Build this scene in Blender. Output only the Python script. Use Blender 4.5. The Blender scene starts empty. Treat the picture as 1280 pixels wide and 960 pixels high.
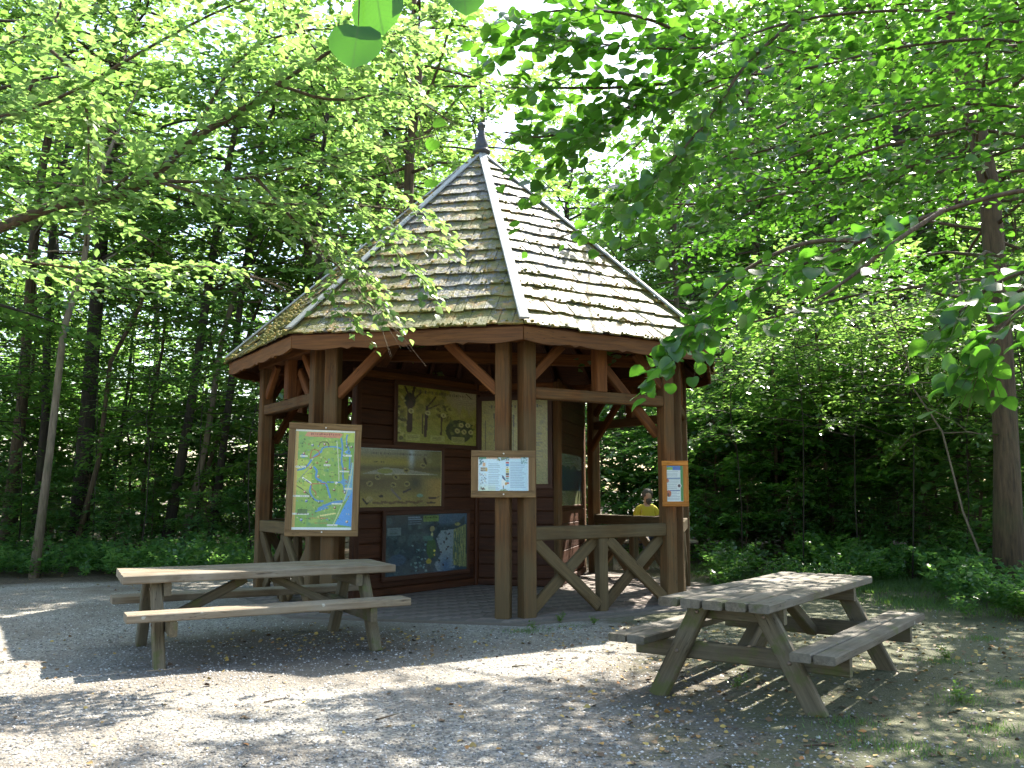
import bpy, bmesh, math, random
import numpy as np
from mathutils import Vector, Matrix
sc = bpy.context.scene
C = sc.collection
R = math.radians
random.seed(7)
rng = np.random.default_rng(11)

# ---------------------------------------------------------------- camera, sky, sun, exposure
CAM_H, CAM_F, CAM_P = 1.44, 1116.0, 0.1181          # eye height, focal length (px of a 1280 wide frame), pitch
cam = bpy.data.cameras.new('camera'); co = bpy.data.objects.new('camera', cam); C.objects.link(co)
co.location = (0, 0, CAM_H); co.rotation_euler = (math.pi/2 + CAM_P, 0, 0)
cam.sensor_width = 36; cam.lens = 36*CAM_F/1280; cam.clip_end = 2000; cam.clip_start = .05
sc.camera = co
SUN = Vector((1.65, 2.45, 3.3)).normalized()
w = bpy.data.worlds.new('World'); sc.world = w; w.use_nodes = True
nt = w.node_tree; bg = nt.nodes['Background']
sky = nt.nodes.new('ShaderNodeTexSky'); sky.sky_type = 'NISHITA'; sky.sun_disc = False
sky.sun_elevation = math.asin(SUN.z); sky.sun_rotation = math.atan2(SUN.x, SUN.y)
sky.air_density = 1.2; sky.dust_density = 2.0
nt.links.new(sky.outputs[0], bg.inputs[0]); bg.inputs[1].default_value = .13
sun = bpy.data.lights.new('sun', 'SUN'); so = bpy.data.objects.new('sun', sun); C.objects.link(so)
sun.energy = 5.0; sun.angle = R(.5); sun.color = (1, .94, .84)
so.rotation_euler = (-SUN).to_track_quat('-Z', 'Y').to_euler(); so.location = (6, 10, 14)
sc.view_settings.view_transform = 'Standard'; sc.view_settings.look = 'None'
sc.view_settings.exposure = 2.1; sc.view_settings.gamma = 1
sc.render.engine = 'CYCLES'
cy = sc.cycles
cy.max_bounces = 8; cy.diffuse_bounces = 4; cy.glossy_bounces = 2; cy.transmission_bounces = 4; cy.transparent_max_bounces = 4
cy.sample_clamp_indirect = 4; cy.caustics_reflective = False; cy.caustics_refractive = False
cy.use_denoising = True
cy.use_adaptive_sampling = True; cy.adaptive_threshold = .02

FWD = np.array([0, math.cos(CAM_P), math.sin(CAM_P)]); UP = np.array([0, -math.sin(CAM_P), math.cos(CAM_P)]); RT = np.array([1., 0, 0])
EYE = np.array([0, 0, CAM_H])
def ray(px, py): return RT*((px-640)/CAM_F) + UP*((480-py)/CAM_F) + FWD
def at(px, py, Y):                      # point of the place seen at a pixel, at distance Y in front of the camera
    d = ray(px, py); return EYE + d*(Y/d[1])
def gr(px, py):                         # point of the ground seen at a pixel
    d = ray(px, py); return EYE + d*(-CAM_H/d[2])
def on_plane(px, py, p, n):
    d = ray(px, py); return EYE + d*(np.dot(np.array(p)-EYE, n)/np.dot(d, n))
def pix(P):
    q = np.asarray(P) - EYE; d = q@FWD
    return 640+CAM_F*(q@RT)/d, 480-CAM_F*(q@UP)/d

# ---------------------------------------------------------------- objects
MW = {}
def wmat(o): return MW.get(o.name, Matrix())
def link(name, data, parent=None, M=None):
    o = bpy.data.objects.new(name, data); C.objects.link(o)
    M = Matrix() if M is None else M
    MW[o.name] = M
    if parent is not None:
        o.parent = parent; o.matrix_basis = wmat(parent).inverted() @ M
    else: o.matrix_basis = M
    return o
def tag(o, label=None, cat=None, group=None, kind=None):
    if label: o['label'] = label
    if cat: o['category'] = cat
    if group: o['group'] = group
    if kind: o['kind'] = kind
    return o
def thing(name, label, cat, loc=(0, 0, 0), rz=0., group=None):
    return tag(link(name, None, None, Matrix.Translation(Vector(loc)) @ Matrix.Rotation(rz, 4, 'Z')), label, cat, group)
def frame(o, x, z=(0, 0, 1)):           # matrix with local X along x, local Z near z
    x = Vector(x).normalized(); z = Vector(z); y = z.cross(x)
    if y.length < 1e-4: y = Vector((0, 1, 0)).cross(x)
    y.normalize(); z = x.cross(y)
    M = Matrix((x, y, z)).transposed().to_4x4(); M.translation = Vector(o); return M

class MB:
    def __init__(s): s.v = []; s.f = []; s.m = []
    def add(s, vs, fs, mi=0):
        n = len(s.v); s.v += [tuple(map(float, a)) for a in vs]; s.f += [tuple(i+n for i in f) for f in fs]; s.m += [mi]*len(fs)
    def box(s, c, d, M=None, mi=0):
        x, y, z = d[0]/2, d[1]/2, d[2]/2
        vs = [Vector((c[0]+a*x, c[1]+b*y, c[2]+e*z)) for e in (-1, 1) for b in (-1, 1) for a in (-1, 1)]
        if M: vs = [M @ v for v in vs]
        s.add(vs, [(0, 2, 3, 1), (4, 5, 7, 6), (0, 1, 5, 4), (2, 6, 7, 3), (0, 4, 6, 2), (1, 3, 7, 5)], mi)
    def timber(s, L, a, b, ch=.012, x0=0., sag=0., jit=0., rg=random):   # a chamfered timber along local X
        x, y = a/2, b/2
        pr = [(-x+ch, -y), (x-ch, -y), (x, -y+ch), (x, y-ch), (x-ch, y), (-x+ch, y), (-x, y-ch), (-x, -y+ch)]
        K = 4 if L > .8 else 2
        vs = []
        for k in range(K):
            t = k/(K-1)
            oy, oz = (rg.uniform(-jit, jit), rg.uniform(-jit, jit)) if 0 < k < K-1 else (0, 0)
            vs += [(x0+L*t, p+oy, q+oz-sag*4*t*(1-t)) for p, q in pr]
        fs = [tuple(range(7, -1, -1)), tuple(range(8*(K-1), 8*K))]
        for k in range(K-1):
            for i in range(8): fs.append((k*8+i, k*8+(i+1) % 8, k*8+8+(i+1) % 8, k*8+8+i))
        s.add(vs, fs)
    def tube(s, pts, rad, n=6, cap=True, mi=0):
        pts = [Vector(p) for p in pts]; vs = []; K = len(pts)
        ref = Vector((1, 0, 0)) if abs((pts[-1]-pts[0]).normalized().x) < .8 else Vector((0, 1, 0))
        for k, p in enumerate(pts):
            t = (pts[min(k+1, K-1)]-pts[max(k-1, 0)]).normalized()
            a = t.cross(ref).normalized(); b = t.cross(a)
            for i in range(n):
                q = 2*math.pi*i/n; vs.append(p+(a*math.cos(q)+b*math.sin(q))*rad[k])
        fs = [(k*n+i, k*n+(i+1) % n, k*n+n+(i+1) % n, k*n+n+i) for k in range(K-1) for i in range(n)]
        if cap and n > 3: fs += [tuple(range(n-1, -1, -1)), tuple(range(n*(K-1), n*K))]
        s.add(vs, fs, mi)
    def lathe(s, prof, n=16, o=(0, 0, 0), mi=0):
        vs = [(o[0]+r*math.cos(2*math.pi*i/n), o[1]+r*math.sin(2*math.pi*i/n), o[2]+z) for r, z in prof for i in range(n)]
        K = len(prof)
        fs = [(k*n+i, k*n+(i+1) % n, k*n+n+(i+1) % n, k*n+n+i) for k in range(K-1) for i in range(n)]
        fs += [tuple(range(n-1, -1, -1)), tuple(range(n*(K-1), n*K))]
        s.add(vs, fs, mi)
    def prism(s, poly, d, mi=0):        # polygon in local XZ, thickness d along Y
        n = len(poly)
        vs = [(x, -d/2, z) for x, z in poly]+[(x, d/2, z) for x, z in poly]
        fs = [tuple(range(n)), tuple(range(2*n-1, n-1, -1))]+[(i, i+n, (i+1) % n+n, (i+1) % n) for i in range(n)]
        s.add(vs, fs, mi)
    def mesh(s, name, mats, smooth=False):
        me = bpy.data.meshes.new(name); me.from_pydata(s.v, [], s.f)
        mats = mats if isinstance(mats, (list, tuple)) else [mats]
        for m in mats: me.materials.append(m)
        if len(mats) > 1: me.polygons.foreach_set('material_index', s.m)
        if smooth: me.polygons.foreach_set('use_smooth', [True]*len(s.f))
        me.update(); return me
    def build(s, name, mats, parent=None, M=None, smooth=False):
        return link(name, s.mesh(name, mats, smooth), parent, M)
def beam(name, p0, p1, a, b, mat, parent, z=(0, 0, 1), ch=.012, jit=.004):
    # one squared timber from p0 to p1: a wide (sideways), b deep (along z)
    p0 = Vector(p0); p1 = Vector(p1); m = MB(); m.timber((p1-p0).length, a, b, ch, jit=jit)
    return m.build(name, mat, parent, frame(p0, p1-p0, z))

# ---------------------------------------------------------------- materials
def mat(name):
    m = bpy.data.materials.new(name); m.use_nodes = True
    t = m.node_tree; b = t.nodes['Principled BSDF']; return m, t, b
class N:
    def __init__(s, t): s.t = t
    def n(s, ty, **k):
        o = s.t.nodes.new(ty)
        for a, v in k.items(): setattr(o, a, v)
        return o
    def l(s, a, b): s.t.links.new(a, b)
    def noise(s, vec, scale, det=4, rough=.55, dim=None):
        o = s.n('ShaderNodeTexNoise'); o.inputs['Scale'].default_value = scale; o.inputs['Detail'].default_value = det; o.inputs['Roughness'].default_value = rough
        if vec is not None: s.l(vec, o.inputs['Vector'])
        return o.outputs['Fac']
    def ramp(s, fac, stops):
        o = s.n('ShaderNodeValToRGB'); e = o.color_ramp.elements
        while len(e) < len(stops): e.new(.5)
        for i, (p, c) in enumerate(stops): e[i].position = p; e[i].color = (*c, 1) if len(c) == 3 else c
        s.l(fac, o.inputs[0]); return o.outputs[0]
    def mix(s, fac, a, b, mode='MIX'):
        o = s.n('ShaderNodeMix', data_type='RGBA', blend_type=mode)
        for i, v in ((0, fac), (6, a), (7, b)):
            if isinstance(v, (int, float)): o.inputs[i].default_value = v
            elif isinstance(v, tuple): o.inputs[i].default_value = (*v, 1)
            else: s.l(v, o.inputs[i])
        return o.outputs[2]
    def math(s, op, a, b=0.):
        o = s.n('ShaderNodeMath', operation=op)
        for i, v in enumerate((a, b)):
            if isinstance(v, (int, float)): o.inputs[i].default_value = v
            else: s.l(v, o.inputs[i])
        return o.outputs[0]
    def mapr(s, v, a, b, c=0., d=1.):
        o = s.n('ShaderNodeMapRange'); s.l(v, o.inputs[0])
        for i, x in enumerate((a, b, c, d)): o.inputs[i+1].default_value = x
        return o.outputs[0]
    def scl(s, vec, sx, sy, sz, off=None):
        o = s.n('ShaderNodeMapping'); o.inputs['Scale'].default_value = (sx, sy, sz); s.l(vec, o.inputs['Vector'])
        if off is not None: s.l(off, o.inputs['Location'])
        return o.outputs[0]
    def bump(s, h, st, dist, b):
        o = s.n('ShaderNodeBump'); o.inputs['Strength'].default_value = st; o.inputs['Distance'].default_value = dist
        s.l(h, o.inputs['Height']); s.l(o.outputs[0], b.inputs['Normal'])
def objvec(k):
    tc = k.n('ShaderNodeTexCoord'); oi = k.n('ShaderNodeObjectInfo')
    a = k.math('MULTIPLY', oi.outputs['Random'], 37.)
    cb = k.n('ShaderNodeCombineXYZ')
    for i in range(3): k.l(a, cb.inputs[i])
    ad = k.n('ShaderNodeVectorMath', operation='ADD'); k.l(tc.outputs['Object'], ad.inputs[0]); k.l(cb.outputs[0], ad.inputs[1])
    return ad.outputs[0], oi.outputs['Random']
def wood(name, dark, mid, light, grey=None, moss=0., rough=.75, greyz=None, spec=.3, spots=False):
    m, t, b = mat(name); k = N(t)
    v, rnd = objvec(k)
    g1 = k.noise(k.scl(v, 1.2, 22, 22), 1.6, 5, .6)
    g2 = k.noise(k.scl(v, 3, 90, 90), 1.5, 3, .6)
    col = k.ramp(g1, [(.25, dark), (.5, mid), (.75, light)])
    col = k.mix(k.mapr(g2, .35, .65, 0, .55), col, tuple(c*.62 for c in mid))
    hs = k.n('ShaderNodeHueSaturation'); k.l(col, hs.inputs['Color']); k.l(k.mapr(rnd, 0, 1, .78, 1.22), hs.inputs['Value']); col = hs.outputs[0]
    if grey:
        wn = k.noise(v, 2.2, 4)
        geo = k.n('ShaderNodeNewGeometry'); sp = k.n('ShaderNodeSeparateXYZ'); k.l(geo.outputs['Position'], sp.inputs[0])
        f = k.mapr(wn, .35, .7, 0, .8)
        if greyz: f = k.math('MULTIPLY', f, 1.0); f = k.math('ADD', f, k.mapr(sp.outputs[2], greyz[0], greyz[1], .75, 0)); f = k.math('MINIMUM', f, .9)
        col = k.mix(f, col, k.mix(g1, tuple(c*.6 for c in grey), grey))
    if spots:                           # lichen and droppings
        sv = k.n('ShaderNodeTexVoronoi'); sv.inputs['Scale'].default_value = 9; k.l(v, sv.inputs['Vector'])
        sc2 = k.n('ShaderNodeSeparateColor'); k.l(sv.outputs['Color'], sc2.inputs[0])
        sf = k.math('MULTIPLY', k.mapr(k.math('ADD', sv.outputs['Distance'], k.math('MULTIPLY', k.noise(v, 40, 3), .25)), .22, .27, 1, 0), k.mapr(sc2.outputs[0], .84, .86, 0, .7))
        col = k.mix(sf, col, (.42, .42, .36)); st_ = k.noise(v, 3.2, 5, .7); col = k.mix(k.mapr(st_, .55, .7, 0, .5), col, tuple(c*.9 for c in dark))
    # drying cracks along the grain
    cr = k.noise(k.scl(v, .7, 14, 14), 2.3, 2, .5)
    crk = k.mapr(k.math('ABSOLUTE', k.math('SUBTRACT', cr, .5)), 0, .012, 1, 0)
    crk = k.math('MULTIPLY', crk, k.mapr(k.noise(v, 1.3, 2), .5, .6, 0, 1))
    col = k.mix(k.math('MULTIPLY', crk, .8), col, tuple(c*.25 for c in dark))
    if moss:
        mn = k.noise(v, 5, 5, .65)
        col = k.mix(k.mapr(mn, .62-moss*.2, .72-moss*.2, 0, .75), col, (.075, .085, .02))
    k.l(col, b.inputs['Base Color']); b.inputs['Roughness'].default_value = rough; b.inputs['Specular IOR Level'].default_value = spec
    h = k.math('SUBTRACT', k.math('ADD', g1, k.math('MULTIPLY', g2, .5)), k.math('MULTIPLY', crk, 1.5))
    k.bump(h, .5, .006, b)
    return m
M_POST = wood('timber_post', (.032, .013, .004), (.115, .046, .011), (.22, .092, .023), grey=(.125, .083, .035), greyz=(.02, 1.2))
M_BEAM = wood('timber_red', (.05, .017, .005), (.14, .048, .011), (.235, .086, .021))
M_FASCIA = wood('timber_fascia', (.055, .021, .006), (.145, .056, .014), (.22, .09, .024), rough=.65)
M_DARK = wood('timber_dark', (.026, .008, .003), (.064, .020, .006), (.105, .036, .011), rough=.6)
M_RAIL = wood('timber_rail', (.036, .021, .008), (.095, .058, .021), (.165, .105, .042), grey=(.135, .105, .055))
M_TABLE = wood('table_wood', (.095, .068, .042), (.205, .15, .092), (.31, .24, .155), grey=(.31, .275, .21), rough=.7, spots=True)
M_TABLE2 = wood('table_wood_mossy', (.048, .038, .024), (.112, .09, .06), (.18, .15, .105), grey=(.195, .178, .145), moss=.2, rough=.75, spots=True)
M_LEG = wood('table_leg_wood', (.045, .036, .02), (.11, .083, .046), (.18, .14, .08), grey=(.16, .14, .095), moss=.45)
M_FRAME = wood('frame_wood', (.09, .05, .02), (.20, .115, .045), (.29, .175, .075), rough=.5)
M_FRAMED = wood('frame_wood_dark', (.035, .014, .008), (.07, .028, .014), (.11, .045, .024), rough=.5)
M_ORANGE = wood('frame_wood_orange', (.34, .11, .012), (.50, .18, .02), (.60, .24, .035), rough=.45)
M_HIP = wood('hip_wood', (.26, .262, .255), (.42, .425, .415), (.54, .545, .53), rough=.7)

def shingle_mat():
    m, t, b = mat('shingle_wood'); k = N(t)
    v, rnd = objvec(k)
    at_ = k.n('ShaderNodeAttribute', attribute_name='tone')
    geo = k.n('ShaderNodeNewGeometry')
    g = k.noise(k.scl(v, 60, 4, 60), 1, 4, .6)
    col = k.ramp(g, [(.25, (.065, .064, .058)), (.5, (.15, .148, .136)), (.78, (.25, .247, .232))])
    hs = k.n('ShaderNodeHueSaturation'); k.l(col, hs.inputs['Color']); k.l(k.mapr(at_.outputs['Fac'], 0, 1, .5, 1.35), hs.inputs['Value']); col = hs.outputs[0]
    pz = k.n('ShaderNodeSeparateXYZ'); k.l(geo.outputs['Position'], pz.inputs[0])
    mn = k.math('ADD', k.noise(geo.outputs['Position'], 1.1, 3), k.mapr(pz.outputs[2], 3.2, 5.9, .17, -.08))
    mf = k.noise(geo.outputs['Position'], 13, 5, .7)
    ms = k.mapr(k.math('ADD', mn, k.math('MULTIPLY', k.math('SUBTRACT', mf, .5), 1.7)), .42, .60, 0, .94)
    mcol = k.ramp(k.noise(geo.outputs['Position'], 6, 3), [(.3, (.07, .08, .016)), (.5, (.15, .14, .03)), (.66, (.27, .16, .035))])
    col = k.mix(ms, col, mcol)
    k.l(col, b.inputs['Base Color']); b.inputs['Roughness'].default_value = .6; b.inputs['Specular IOR Level'].default_value = .4
    k.bump(k.math('ADD', g, k.math('MULTIPLY', k.math('MULTIPLY', ms, mf), 3)), .7, .01, b)
    return m
M_SH = shingle_mat()
def moss_mat():
    m, t, b = mat('moss'); k = N(t); geo = k.n('ShaderNodeNewGeometry')
    col = k.ramp(k.noise(geo.outputs['Position'], 9, 4), [(.3, (.075, .085, .016)), (.5, (.17, .155, .03)), (.66, (.32, .19, .04))])
    k.l(col, b.inputs['Base Color']); b.inputs['Roughness'].default_value = .95
    k.bump(k.noise(geo.outputs['Position'], 160, 3), .9, .01, b); return m
M_MOSS = moss_mat()
def plain(name, col, rough=.6, metal=0., var=.2, scale=20):
    m, t, b = mat(name); k = N(t); v, rnd = objvec(k)
    f = k.noise(v, scale, 4)
    k.l(k.mix(f, tuple(c*(1-var) for c in col), tuple(min(1, c*(1+var)) for c in col)), b.inputs['Base Color'])
    b.inputs['Roughness'].default_value = rough; b.inputs['Metallic'].default_value = metal
    k.bump(f, .2, .003, b); return m
M_FIN = plain('finial_paint', (.045, .045, .05), .4)
M_STEEL = plain('screw_steel', (.75, .74, .72), .3, .6)
M_SKIN = plain('skin', (.50, .29, .20), .5, var=.1)
M_SHIRT = plain('shirt_cotton', (.5, .40, .03), .85, var=.12)
M_JEANS = plain('trousers', (.06, .07, .10), .9)
M_HAIR = plain('hair_grey', (.09, .075, .065), .8, var=.5, scale=60)
def print_mat():
    m, t, b = mat('printed_sheet'); k = N(t)
    a = k.n('ShaderNodeAttribute', attribute_name='print'); v, rnd = objvec(k)
    col = k.mix(k.mapr(k.noise(v, 3, 4), .35, .75, 0, .12), a.outputs['Color'], (.3, .28, .2))
    k.l(col, b.inputs['Base Color']); b.inputs['Roughness'].default_value = .22; return m
M_PRINT = print_mat()
def bark(name, a, bcol, moss=.3):
    m, t, b = mat(name); k = N(t); geo = k.n('ShaderNodeNewGeometry'); P = geo.outputs['Position']
    oi = k.n('ShaderNodeObjectInfo')
    g = k.noise(k.scl(P, 26, 26, 3), 1, 5, .65)
    g0 = k.noise(P, 2.3, 3)
    col = k.mix(k.mapr(g, .3, .7), a, bcol)
    col = k.mix(k.mapr(g0, .55-.2*moss, .75, 0, moss*1.6), col, (.07, .09, .03))
    k.l(col, b.inputs['Base Color']); b.inputs['Roughness'].default_value = .9
    k.bump(g, .9, .03, b); return m
M_BARK = bark('bark_brown', (.032, .021, .011), (.125, .082, .044), .25)
M_BARKT = bark('bark_tan', (.10, .075, .05), (.25, .195, .13), .3)
M_BARKD = bark('bark_dark', (.018, .014, .01), (.06, .045, .03), .25)
def leafmat(name, c0, c1, t0, t1, gloss=.35, mixt=.55, vein=False):
    m = bpy.data.materials.new(name); m.use_nodes = True; t = m.node_tree; k = N(t)
    b = t.nodes['Principled BSDF']; out = t.nodes['Material Output']
    a = k.n('ShaderNodeAttribute', attribute_name='tone'); oi = k.n('ShaderNodeObjectInfo')
    f = k.math('ADD', k.math('MULTIPLY', a.outputs['Fac'], .8), k.math('MULTIPLY', oi.outputs['Random'], .2))
    ca_, cb_ = k.mix(f, c0, c1), k.mix(f, t0, t1)
    if vein:                            # midrib and side veins of the near leaves
        uv = k.n('ShaderNodeAttribute', attribute_name='leaf_xy'); sx = k.n('ShaderNodeSeparateXYZ'); k.l(uv.outputs['Vector'], sx.inputs[0])
        ax = k.math('ABSOLUTE', sx.outputs[0])
        fr_ = k.math('FRACT', k.math('MULTIPLY', k.math('SUBTRACT', sx.outputs[1], k.math('MULTIPLY', ax, .75)), 8.))
        vv = k.math('MAXIMUM', k.mapr(k.math('ABSOLUTE', k.math('SUBTRACT', fr_, .5)), .0, .09, .55, 0), k.mapr(ax, .0, .03, .8, 0))
        ca_ = k.mix(vv, ca_, (.13, .2, .05)); cb_ = k.mix(vv, cb_, tuple(c*.45 for c in t0))
        tn = k.noise(uv.outputs['Vector'], 5, 3); cb_ = k.mix(k.mapr(tn, .4, .7, 0, .3), cb_, t0)
    k.l(ca_, b.inputs['Base Color'])
    b.inputs['Roughness'].default_value = gloss; b.inputs['Specular IOR Level'].default_value = .8
    tr = k.n('ShaderNodeBsdfTranslucent'); k.l(cb_, tr.inputs[0])
    mx = k.n('ShaderNodeMixShader'); mx.inputs[0].default_value = mixt
    k.l(b.outputs[0], mx.inputs[1]); k.l(tr.outputs[0], mx.inputs[2]); k.l(mx.outputs[0], out.inputs[0])
    return m
L_LIME = leafmat('lime_leaf', (.026, .080, .012), (.048, .115, .018), (.085, .27, .016), (.17, .38, .03), .33, .58, vein=True)
L_MAPLE = leafmat('maple_leaf', (.045, .11, .015), (.10, .17, .03), (.19, .37, .07), (.36, .51, .15), .30)
L_WOOD = leafmat('wood_leaf', (.035, .095, .016), (.08, .15, .028), (.15, .33, .05), (.30, .45, .09), .24)
L_SHRUB = leafmat('shrub_leaf', (.045, .115, .05), (.09, .17, .07), (.14, .36, .07), (.32, .52, .09), .25)
L_GRASS = leafmat('grass_blade', (.045, .11, .02), (.10, .17, .035), (.15, .34, .04), (.25, .42, .05), .5, .4)

# ---------------------------------------------------------------- leaves and trees
def norm(a): return a/np.maximum(np.linalg.norm(a, axis=-1, keepdims=True), 1e-9)
def shape(kind):
    if kind == 'simple': return np.array([(0, 0, 0), (.40, .42, .07), (0, 1, -.06), (-.40, .42, .07)], float), [(0, 1, 2), (0, 2, 3)]
    if kind == 'oval':
        return np.array([(0, 0, 0), (.30, .22, .05), (.40, .52, .06), (0, 1, -.08), (-.40, .52, .06), (-.30, .22, .05), (0, .45, 0)], float), [(0, 1, 6), (1, 2, 6), (2, 3, 6), (6, 3, 4), (6, 4, 5), (0, 6, 5)]
    if kind == 'maple':
        return np.array([(0, 0, 0), (.34, .05, .03), (.26, .26, .02), (.58, .46, .06), (.27, .55, .02), (0, 1, -.07), (-.27, .55, .02), (-.58, .46, .06), (-.26, .26, .02), (-.34, .05, .03), (0, .4, -.02)], float), \
            [(10, i, i+1) for i in range(1, 9)]+[(10, 0, 1), (10, 9, 0)]
    if kind == 'round':
        o = [(0, .02, 0), (.22, .0, .04), (.42, .13, .09), (.50, .38, .11), (.46, .64, .07), (.27, .86, -.03), (0, 1.0, -.13)]
        L = o+[(-x, y, z) for x, y, z in o[5:0:-1]]+[(0, .3, -.02), (0, .65, -.02)]
        n = 12
        f = [(0, 1, 12), (1, 2, 12), (2, 3, 12), (3, 4, 13, 12), (4, 5, 13), (5, 6, 13), (6, 7, 13), (7, 8, 13), (8, 9, 12, 13), (9, 10, 12), (10, 11, 12), (11, 0, 12)]
        return np.array(L, float), f
def leafdata(P, D, Nn, L, tone, kind, wid=1., rg=rng):
    P = np.asarray(P); D = norm(np.asarray(D)); Nn = np.asarray(Nn)
    S = norm(np.cross(D, Nn)); Nn = np.cross(S, D)
    sh, fs = shape(kind); n = len(P)
    wv = wid*rg.uniform(.85, 1.12, n); fold = rg.uniform(.2, 2.0, n)
    V = P[:, None]+L[:, None, None]*(sh[None, :, 1, None]*D[:, None]+(sh[None, :, 0]*wv[:, None])[..., None]*S[:, None]+(sh[None, :, 2]*fold[:, None])[..., None]*Nn[:, None])
    return V.reshape(-1, 3), fs, len(sh), n, tone
def leafmesh(name, ld, mtl):
    V, fs, k, n, tone = ld
    lens = np.array([len(f) for f in fs]); flat = np.concatenate([np.array(f) for f in fs])
    loops = (flat[None]+(np.arange(n)*k)[:, None]).ravel()
    tot = np.tile(lens, n); start = np.concatenate([[0], np.cumsum(tot)[:-1]])
    me = bpy.data.meshes.new(name)
    me.vertices.add(len(V)); me.loops.add(len(loops)); me.polygons.add(len(tot))
    me.vertices.foreach_set('co', V.astype(np.float32).ravel()); me.loops.foreach_set('vertex_index', loops.astype(np.int32))
    me.polygons.foreach_set('loop_start', start.astype(np.int32)); me.polygons.foreach_set('loop_total', tot.astype(np.int32))
    a = me.attributes.new('tone', 'FLOAT', 'POINT'); a.data.foreach_set('value', np.repeat(tone, k).astype(np.float32))
    if k >= 12:
        sh = shape('round')[0]; a = me.attributes.new('leaf_xy', 'FLOAT_VECTOR', 'POINT'); a.data.foreach_set('vector', np.tile(sh*np.array([1, 1, 0]), (n, 1)).astype(np.float32).ravel())
    me.materials.append(mtl); me.update(calc_edges=True); me.validate(); return me
# places the sun reaches: the roof and the bright band of gravel (projected along the sunlight to the ground)
BAND = np.array([gr(-200, 1050)[:2], gr(90, 1000)[:2], gr(150, 930)[:2], gr(260, 900)[:2], gr(430, 870)[:2], gr(640, 846)[:2], gr(800, 838)[:2], gr(830, 800)[:2], gr(640, 800)[:2], gr(400, 822)[:2], gr(100, 800)[:2], gr(-150, 800)[:2]])
ROOF = np.array([(-4.6, 7.6), (-4.3, 8.9), (-2.2, 10.4), (0.6, 10.4), (1.9, 9.0), (1.0, 7.6), (-1.4, 6.9), (-4.1, 7.4)])
def inpoly(g, poly):
    x, y = g[:, 0], g[:, 1]; r = np.zeros(len(g), bool); j = len(poly)-1
    for i in range(len(poly)):
        xi, yi = poly[i]; xj, yj = poly[j]
        r ^= ((yi > y) != (yj > y)) & (x < (xj-xi)*(y-yi)/(yj-yi+1e-12)+xi); j = i
    return r
def lit(P): 
    P = np.asarray(P); g = P[:, :2]-P[:, 2:3]*np.array([[SUN.x/SUN.z, SUN.y/SUN.z]])
    return inpoly(g, BAND), inpoly(g, ROOF)
def curve(p0, d, L, rg, n=5, up=.0, wob=.12):
    pts = [np.array(p0, float)]; d = np.array(d, float)
    for i in range(n):
        d = norm(d+rg.normal(0, wob, 3)+np.array([0, 0, up])); pts.append(pts[-1]+d*L/n)
    return np.array(pts)
def interp(pts, t):
    k = min(int(t*(len(pts)-1)), len(pts)-2); f = t*(len(pts)-1)-k
    return pts[k]*(1-f)+pts[k+1]*f, norm(pts[k+1]-pts[k])
def sprays(limbs, rg, per_m=5., tw=.7, leafgap=.075, leaf=(.09, .13), t0=.25, jit=.3, droop=.25, twigs=None, rows=1, tilt=(0, 0, 1)):
    """leafy side twigs on limbs: returns leaf base points, directions, normals, lengths"""
    P, D, Nn = [], [], []
    for pts in limbs:
        L = np.linalg.norm(np.diff(pts, axis=0), axis=1).sum(); n = max(2, int(L*per_m*(1-t0)))
        for i in range(n+1):
            t = t0+(1-t0)*min(1, (i+rg.uniform(0, .8))/n); p, tg = interp(pts, min(t, .999))
            s = 1 if i % 2 else -1
            side = norm(np.cross(tg, np.array(tilt))+1e-6)
            a = rg.uniform(.35, 1.15) if i < n else 0.
            dr = norm(tg*math.cos(a)+side*s*math.sin(a)+np.array([0, 0, rg.normal(.02, .16)]))
            ln = tw*rg.uniform(.55, 1.25)*(1.1-.45*t)
            m = max(3, int(ln/leafgap)); u = (np.arange(m)+rg.uniform(.1, .9, m))/m
            q = p+dr*(u*ln)[:, None]; q[:, 2] -= droop*ln*u*u
            q += rg.normal(0, .018, q.shape)
            if twigs is not None: twigs.append((p, p+dr*ln*.5-np.array([0, 0, droop*ln*.25]), p+dr*ln-np.array([0, 0, droop*ln])))
            sd = norm(np.cross(dr, np.array(tilt))); alt = np.where(np.arange(m) % 2, 1, -1)*rg.uniform(.5, 1.3, m)
            P.append(q); D.append(norm(dr+sd*alt[:, None]+rg.normal(0, .25, (m, 3))-np.array([0, 0, .15])))
            Nn.append(norm(np.array(tilt)+rg.normal(0, jit, (m, 3))))
    P = np.concatenate(P); D = np.concatenate(D); Nn = np.concatenate(Nn)
    return P, D, Nn, rg.uniform(leaf[0], leaf[1], len(P))
def keep(arr, mask): return tuple(a[mask] for a in arr)
def trunk_limbs(path, rg, h0=.3, n=14, length=2.6, up=.25, flat=.35, top=True, az=None, lfun=None):
    limbs = []
    H = len(path)
    for i in range(n):
        t = h0+(1-h0)*(i+rg.uniform(0, 1))/n
        p, tg = interp(path, min(t, .99)); a = (i*2.4+rg.uniform(-.5, .5)) if az is None else rg.uniform(*az)
        d = np.array([math.cos(a), math.sin(a), rg.uniform(flat-.25, flat+.25)])
        s = (t-h0)/(1-h0+1e-6); L = length*(lfun(s) if lfun else (1.1-.65*s))*rg.uniform(.7, 1.2)
        limbs.append(curve(p, norm(d), L, rg, 5, -.03, .13))
    if top: limbs.append(curve(path[-1], norm(path[-1]-path[-2]), length*.5, rg, 3, 0, .1))
    return limbs
def radii(n, r0, r1): return [r0*(1-i/(n-1))**.8*(1)+r1*(i/(n-1)) for i in range(n)]
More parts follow.
